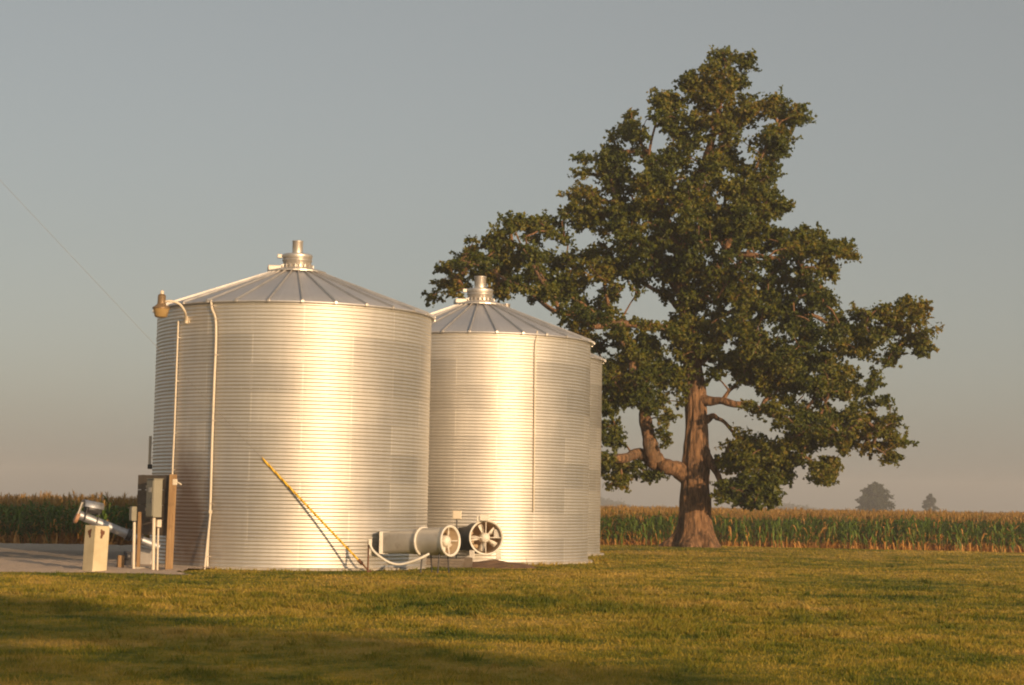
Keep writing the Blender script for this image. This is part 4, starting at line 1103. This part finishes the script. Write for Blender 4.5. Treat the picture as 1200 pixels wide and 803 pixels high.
# ------------------------------------------------------------------ corn
def corn_plant(rng, full=True, H=2.3):
    V = []; Fq = []; mi = []
    def strip(pts, ws, side, m):
        o = len(V)
        for p, w in zip(pts, ws): V.append(p - side * w); V.append(p + side * w)
        for i in range(len(pts) - 1): Fq.append((o + 2 * i, o + 2 * i + 1, o + 2 * i + 3, o + 2 * i + 2)); mi.append(m)
    ht = H - 0.35
    lean = rng.normal(size=2) * 0.05
    def stalk(z): return np.array([lean[0] * z / H, lean[1] * z / H, z])
    a = rng.random() * PI
    if full:
        for s in (np.array([1, 0, 0.]), np.array([0, 1, 0.])):
            strip([stalk(0), stalk(ht * .35)], [.016, .014], s, 1)
            strip([stalk(ht * .35), stalk(ht)], [.014, .008], s, 0)
    nl = 15 if full else 5
    z0 = 0.18 if full else H - 0.95
    for k in range(nl):
        z = z0 + (ht - 0.05 - z0) * k / (nl - 1); fr = z / H
        q = a + (k % 2) * PI + rng.normal() * 0.35
        d = np.array([math.cos(q), math.sin(q), 0]); sd = np.array([-math.sin(q), math.cos(q), 0])
        L = (0.75 - 0.5 * abs(fr - 0.55)) * (0.8 + 0.4 * rng.random())
        dry = rng.random() < (1.0 if fr < 0.30 else (0.8 if fr < 0.42 else (0.10 if fr < 0.8 else 0.16)))
        rise = (0.15 + 0.45 * rng.random()) * (0.3 if dry and fr < .4 else 1) ; drop = (0.55 + 0.7 * rng.random()) * (1.5 if dry and fr < .4 else 1)
        pts = []
        for t in (0, 0.3, 0.6, 1.0):
            pts.append(stalk(z) + d * L * (t * (1 - 0.25 * t)) + np.array([0, 0, L * (rise * 2.2 * t - drop * 1.5 * t * t)]))
        w = 0.042 * (0.8 + .4 * rng.random())
        tw = sd * math.cos(0.3) + np.array([0, 0, rng.normal() * 0.3])
        strip(pts, [w * .7, w, w * .8, 0.006], tw, 1 if dry else 0)
    # tassel
    for k in range(7):
        q = rng.random() * 2 * PI; sp = 0.0 if k == 0 else 0.10 + 0.12 * rng.random()
        d = np.array([math.cos(q), math.sin(q), 0]); sd = np.array([-math.sin(q), math.cos(q), 0])
        hh = 0.36 if k == 0 else 0.16 + 0.16 * rng.random()
        p0 = stalk(ht - 0.02 + 0.02 * k); strip([p0, p0 + d * sp * .6 + np.array([0, 0, hh * .75]), p0 + d * sp + np.array([0, 0, hh])], [.012, .016, .008], sd, 2)
    if full and rng.random() < .8:   # ear
        z = ht * .48; q = a + .4; d = np.array([math.cos(q), math.sin(q), 0]); sd = np.array([-math.sin(q), math.cos(q), 0])
        strip([stalk(z), stalk(z) + d * .07 + np.array([0, 0, .14]), stalk(z) + d * .10 + np.array([0, 0, .28])], [.02, .035, .01], sd, 1)
    return np.array(V), np.array(Fq), np.array(mi)
def corn_field(x0, x1, y0, H, label, seed, wedge_pad, rows=7, far_rows=90):
    rng = np.random.default_rng(seed)
    full = [corn_plant(rng, True, H * (0.94 + 0.1 * rng.random())) for _ in range(14)]
    tops = [corn_plant(rng, False, H * (0.94 + 0.1 * rng.random())) for _ in range(8)]
    Vs = []; Fs = []; Ms = []; off = 0
    def place(variants, X, Y):
        nonlocal off
        k = rng.integers(0, len(variants), len(X)); Z = ground_z(X, Y); sc = (0.92 + 0.15 * rng.random(len(X))) * (1 + 0.035 * np.sin(X * 0.9 + 1.3 * np.sin(X * 0.31) + Y) + 0.025 * np.sin(X * 2.7 + Y * 1.9)); q = rng.random(len(X)) * 2 * PI
        for vi, (V, Fq, mi) in enumerate(variants):
            s = np.where(k == vi)[0]
            if not len(s): continue
            c, sn = np.cos(q[s])[:, None], np.sin(q[s])[:, None]
            W = np.empty((len(s), len(V), 3))
            W[..., 0] = V[None, :, 0] * c - V[None, :, 1] * sn + X[s][:, None]
            W[..., 1] = V[None, :, 0] * sn + V[None, :, 1] * c + Y[s][:, None]
            W[..., 2] = V[None, :, 2] * sc[s][:, None] + Z[s][:, None]
            Vs.append(W.reshape(-1, 3)); Fs.append((Fq[None] + (np.arange(len(s)) * len(V))[:, None, None] + off).reshape(-1, 4)); Ms.append(np.tile(mi, len(s)))
            off += len(s) * len(V)
    for r in range(rows):
        y = y0 + r * 0.76
        X = np.arange(x0, x1, 0.19 if r < 4 else 0.24); X = X + rng.normal(size=len(X)) * 0.04
        X = X[rng.random(len(X)) < 0.95]
        place(full, X, y + rng.normal(size=len(X)) * 0.06)
    for r in range(rows, far_rows):
        y = y0 + rows * 0.76 + (r - rows) * 0.9 * (1 + 0.012 * (r - rows))
        a, b_ = max(x0, -0.30 * y - 4), min(x1 + (y - y0) * .3, 0.30 * y + 4)
        if b_ <= a: continue
        stepx = 0.30 * (1 + 0.02 * (r - rows)); X = np.arange(a, b_, stepx); X = X + rng.normal(size=len(X)) * 0.1
        place(tops, X, y + rng.normal(size=len(X)) * 0.25)
    # canopy surface to the far edge
    yb = y0 + rows * 0.76
    ys = np.concatenate([np.arange(yb, yb + 60, 1.0), np.geomspace(yb + 61, 1400, 40)])
    nx = 90
    grid = []
    for y in ys:
        xx = np.linspace(max(x0, -0.5 * y - 4) if x0 > -15 else x0 - (y - y0) * .5, x1 + (y - y0) * 0.5, nx)
        grid.append(np.stack([xx, np.full(nx, y), ground_z(xx, np.full(nx, y)) + H - 0.50 + 0.06 * rng.normal(size=nx) - 0.3 * (y == ys[0])], -1))
    C = np.concatenate(grid); idx = np.arange(len(ys) * nx).reshape(len(ys), nx)
    f = np.stack([idx[:-1, :-1], idx[:-1, 1:], idx[1:, 1:], idx[1:, :-1]], -1).reshape(-1, 4)
    Vs.append(C); Fs.append(f + off); Ms.append(np.full(len(f), 3))
    o = np_mesh('corn_field', np.concatenate(Vs), [np.concatenate(Fs)], [M['cornleaf'], M['corndry'], M['tassel'], M['canopy']], np.concatenate(Ms))
    tag(o, label, 'corn field', kind='stuff'); return o
corn_field(-7, 40, 104.5, 2.42, 'sunlit tasselled corn field with dry lower leaves, behind and right of the oak', 41, 0)
corn_field(-38, -8.5, 79.5, 2.34, 'dark shaded stand of tall corn beyond the gravel, left of the bins', 43, 0, 8, 20)

# ------------------------------------------------------------------ haze
hb = MB(); hb.box((0, 0, 0), (3100, 3100, 32), None)
hz = hb.build('haze', None if False else [], None, (0, 0, 32 / 2 - 3.0)) if False else None
me = bpy.data.meshes.new('haze'); bm = bmesh.new(); bmesh.ops.create_cube(bm, size=1)
for v in bm.verts: v.co = Vector((v.co.x * 3100, v.co.y * 3100, 11.0 + v.co.z * 30 + 0.0))
bm.to_mesh(me); bm.free()
hz = bpy.data.objects.new('haze', me); COL.objects.link(hz)
m = bpy.data.materials.new('haze air'); m.use_nodes = True; nt = m.node_tree
nt.nodes.remove(nt.nodes.get('Principled BSDF'))
pv = nt.nodes.new('ShaderNodeVolumePrincipled'); pv.inputs['Color'].default_value = (0.86, 0.86, 0.88, 1)
pv.inputs['Density'].default_value = 0.0007; pv.inputs['Anisotropy'].default_value = 0.0
nt.links.new(pv.outputs[0], nt.nodes.get('Material Output').inputs['Volume'])
me.materials.append(m); hz.visible_shadow = True
tag(hz, 'thin morning haze over the fields', 'haze', kind='stuff')

# ------------------------------------------------------------------ light
w = bpy.data.worlds.new('World'); scene.world = w; w.use_nodes = True
nt = w.node_tree; bg = nt.nodes.get('Background')
sky = nt.nodes.new('ShaderNodeTexSky'); sky.sky_type = 'NISHITA'; sky.sun_disc = False
sky.sun_elevation = SUN_EL
# sun stands behind the camera, to the right: towards (sin az, -cos az)
sdir = Vector((math.sin(SUN_AZ) * math.cos(SUN_EL), -math.cos(SUN_AZ) * math.cos(SUN_EL), math.sin(SUN_EL)))
sky.sun_rotation = math.atan2(sdir.x, sdir.y)
sky.altitude = 0; sky.air_density = 1.0; sky.dust_density = 2.2; sky.ozone_density = 1.0
hs_ = nt.nodes.new('ShaderNodeHueSaturation'); hs_.inputs['Saturation'].default_value = 0.55
nt.links.new(sky.outputs[0], hs_.inputs['Color'])
wt = nt.nodes.new('ShaderNodeMix'); wt.data_type = 'RGBA'; wt.blend_type = 'MULTIPLY'; wt.inputs[0].default_value = 1
nt.links.new(hs_.outputs[0], wt.inputs[6]); wt.inputs[7].default_value = (1.0, 1.0, 0.99, 1)
veil = nt.nodes.new('ShaderNodeMix'); veil.data_type = 'RGBA'; veil.inputs[0].default_value = 0.42
nt.links.new(wt.outputs[2], veil.inputs[6]); veil.inputs[7].default_value = (3.2, 3.1, 2.78, 1)
nt.links.new(veil.outputs[2], bg.inputs['Color']); bg.inputs['Strength'].default_value = 0.100
sl = bpy.data.lights.new('sun', 'SUN'); sl.energy = 4.5; sl.angle = R_(0.6); sl.color = (1.0, 0.67, 0.37)
so = bpy.data.objects.new('sun', sl); COL.objects.link(so)
so.rotation_euler = (-sdir).to_track_quat('-Z', 'Y').to_euler(); so.location = (20, -30, 40)

# ------------------------------------------------------------------ render
scene.render.engine = 'CYCLES'
scene.cycles.use_denoising = True
scene.cycles.pixel_filter_type = 'BLACKMAN_HARRIS'; scene.cycles.filter_width = 2.0
scene.cycles.max_bounces = 6; scene.cycles.volume_bounces = 0; scene.cycles.transparent_max_bounces = 8
scene.cycles.caustics_reflective = False; scene.cycles.caustics_refractive = False
scene.cycles.use_adaptive_sampling = True; scene.cycles.adaptive_threshold = 0.02
vs_ = scene.view_settings
vs_.view_transform = 'Standard'; vs_.look = 'None'; vs_.exposure = 0.2; vs_.gamma = 1.0; vs_.use_curve_mapping = False
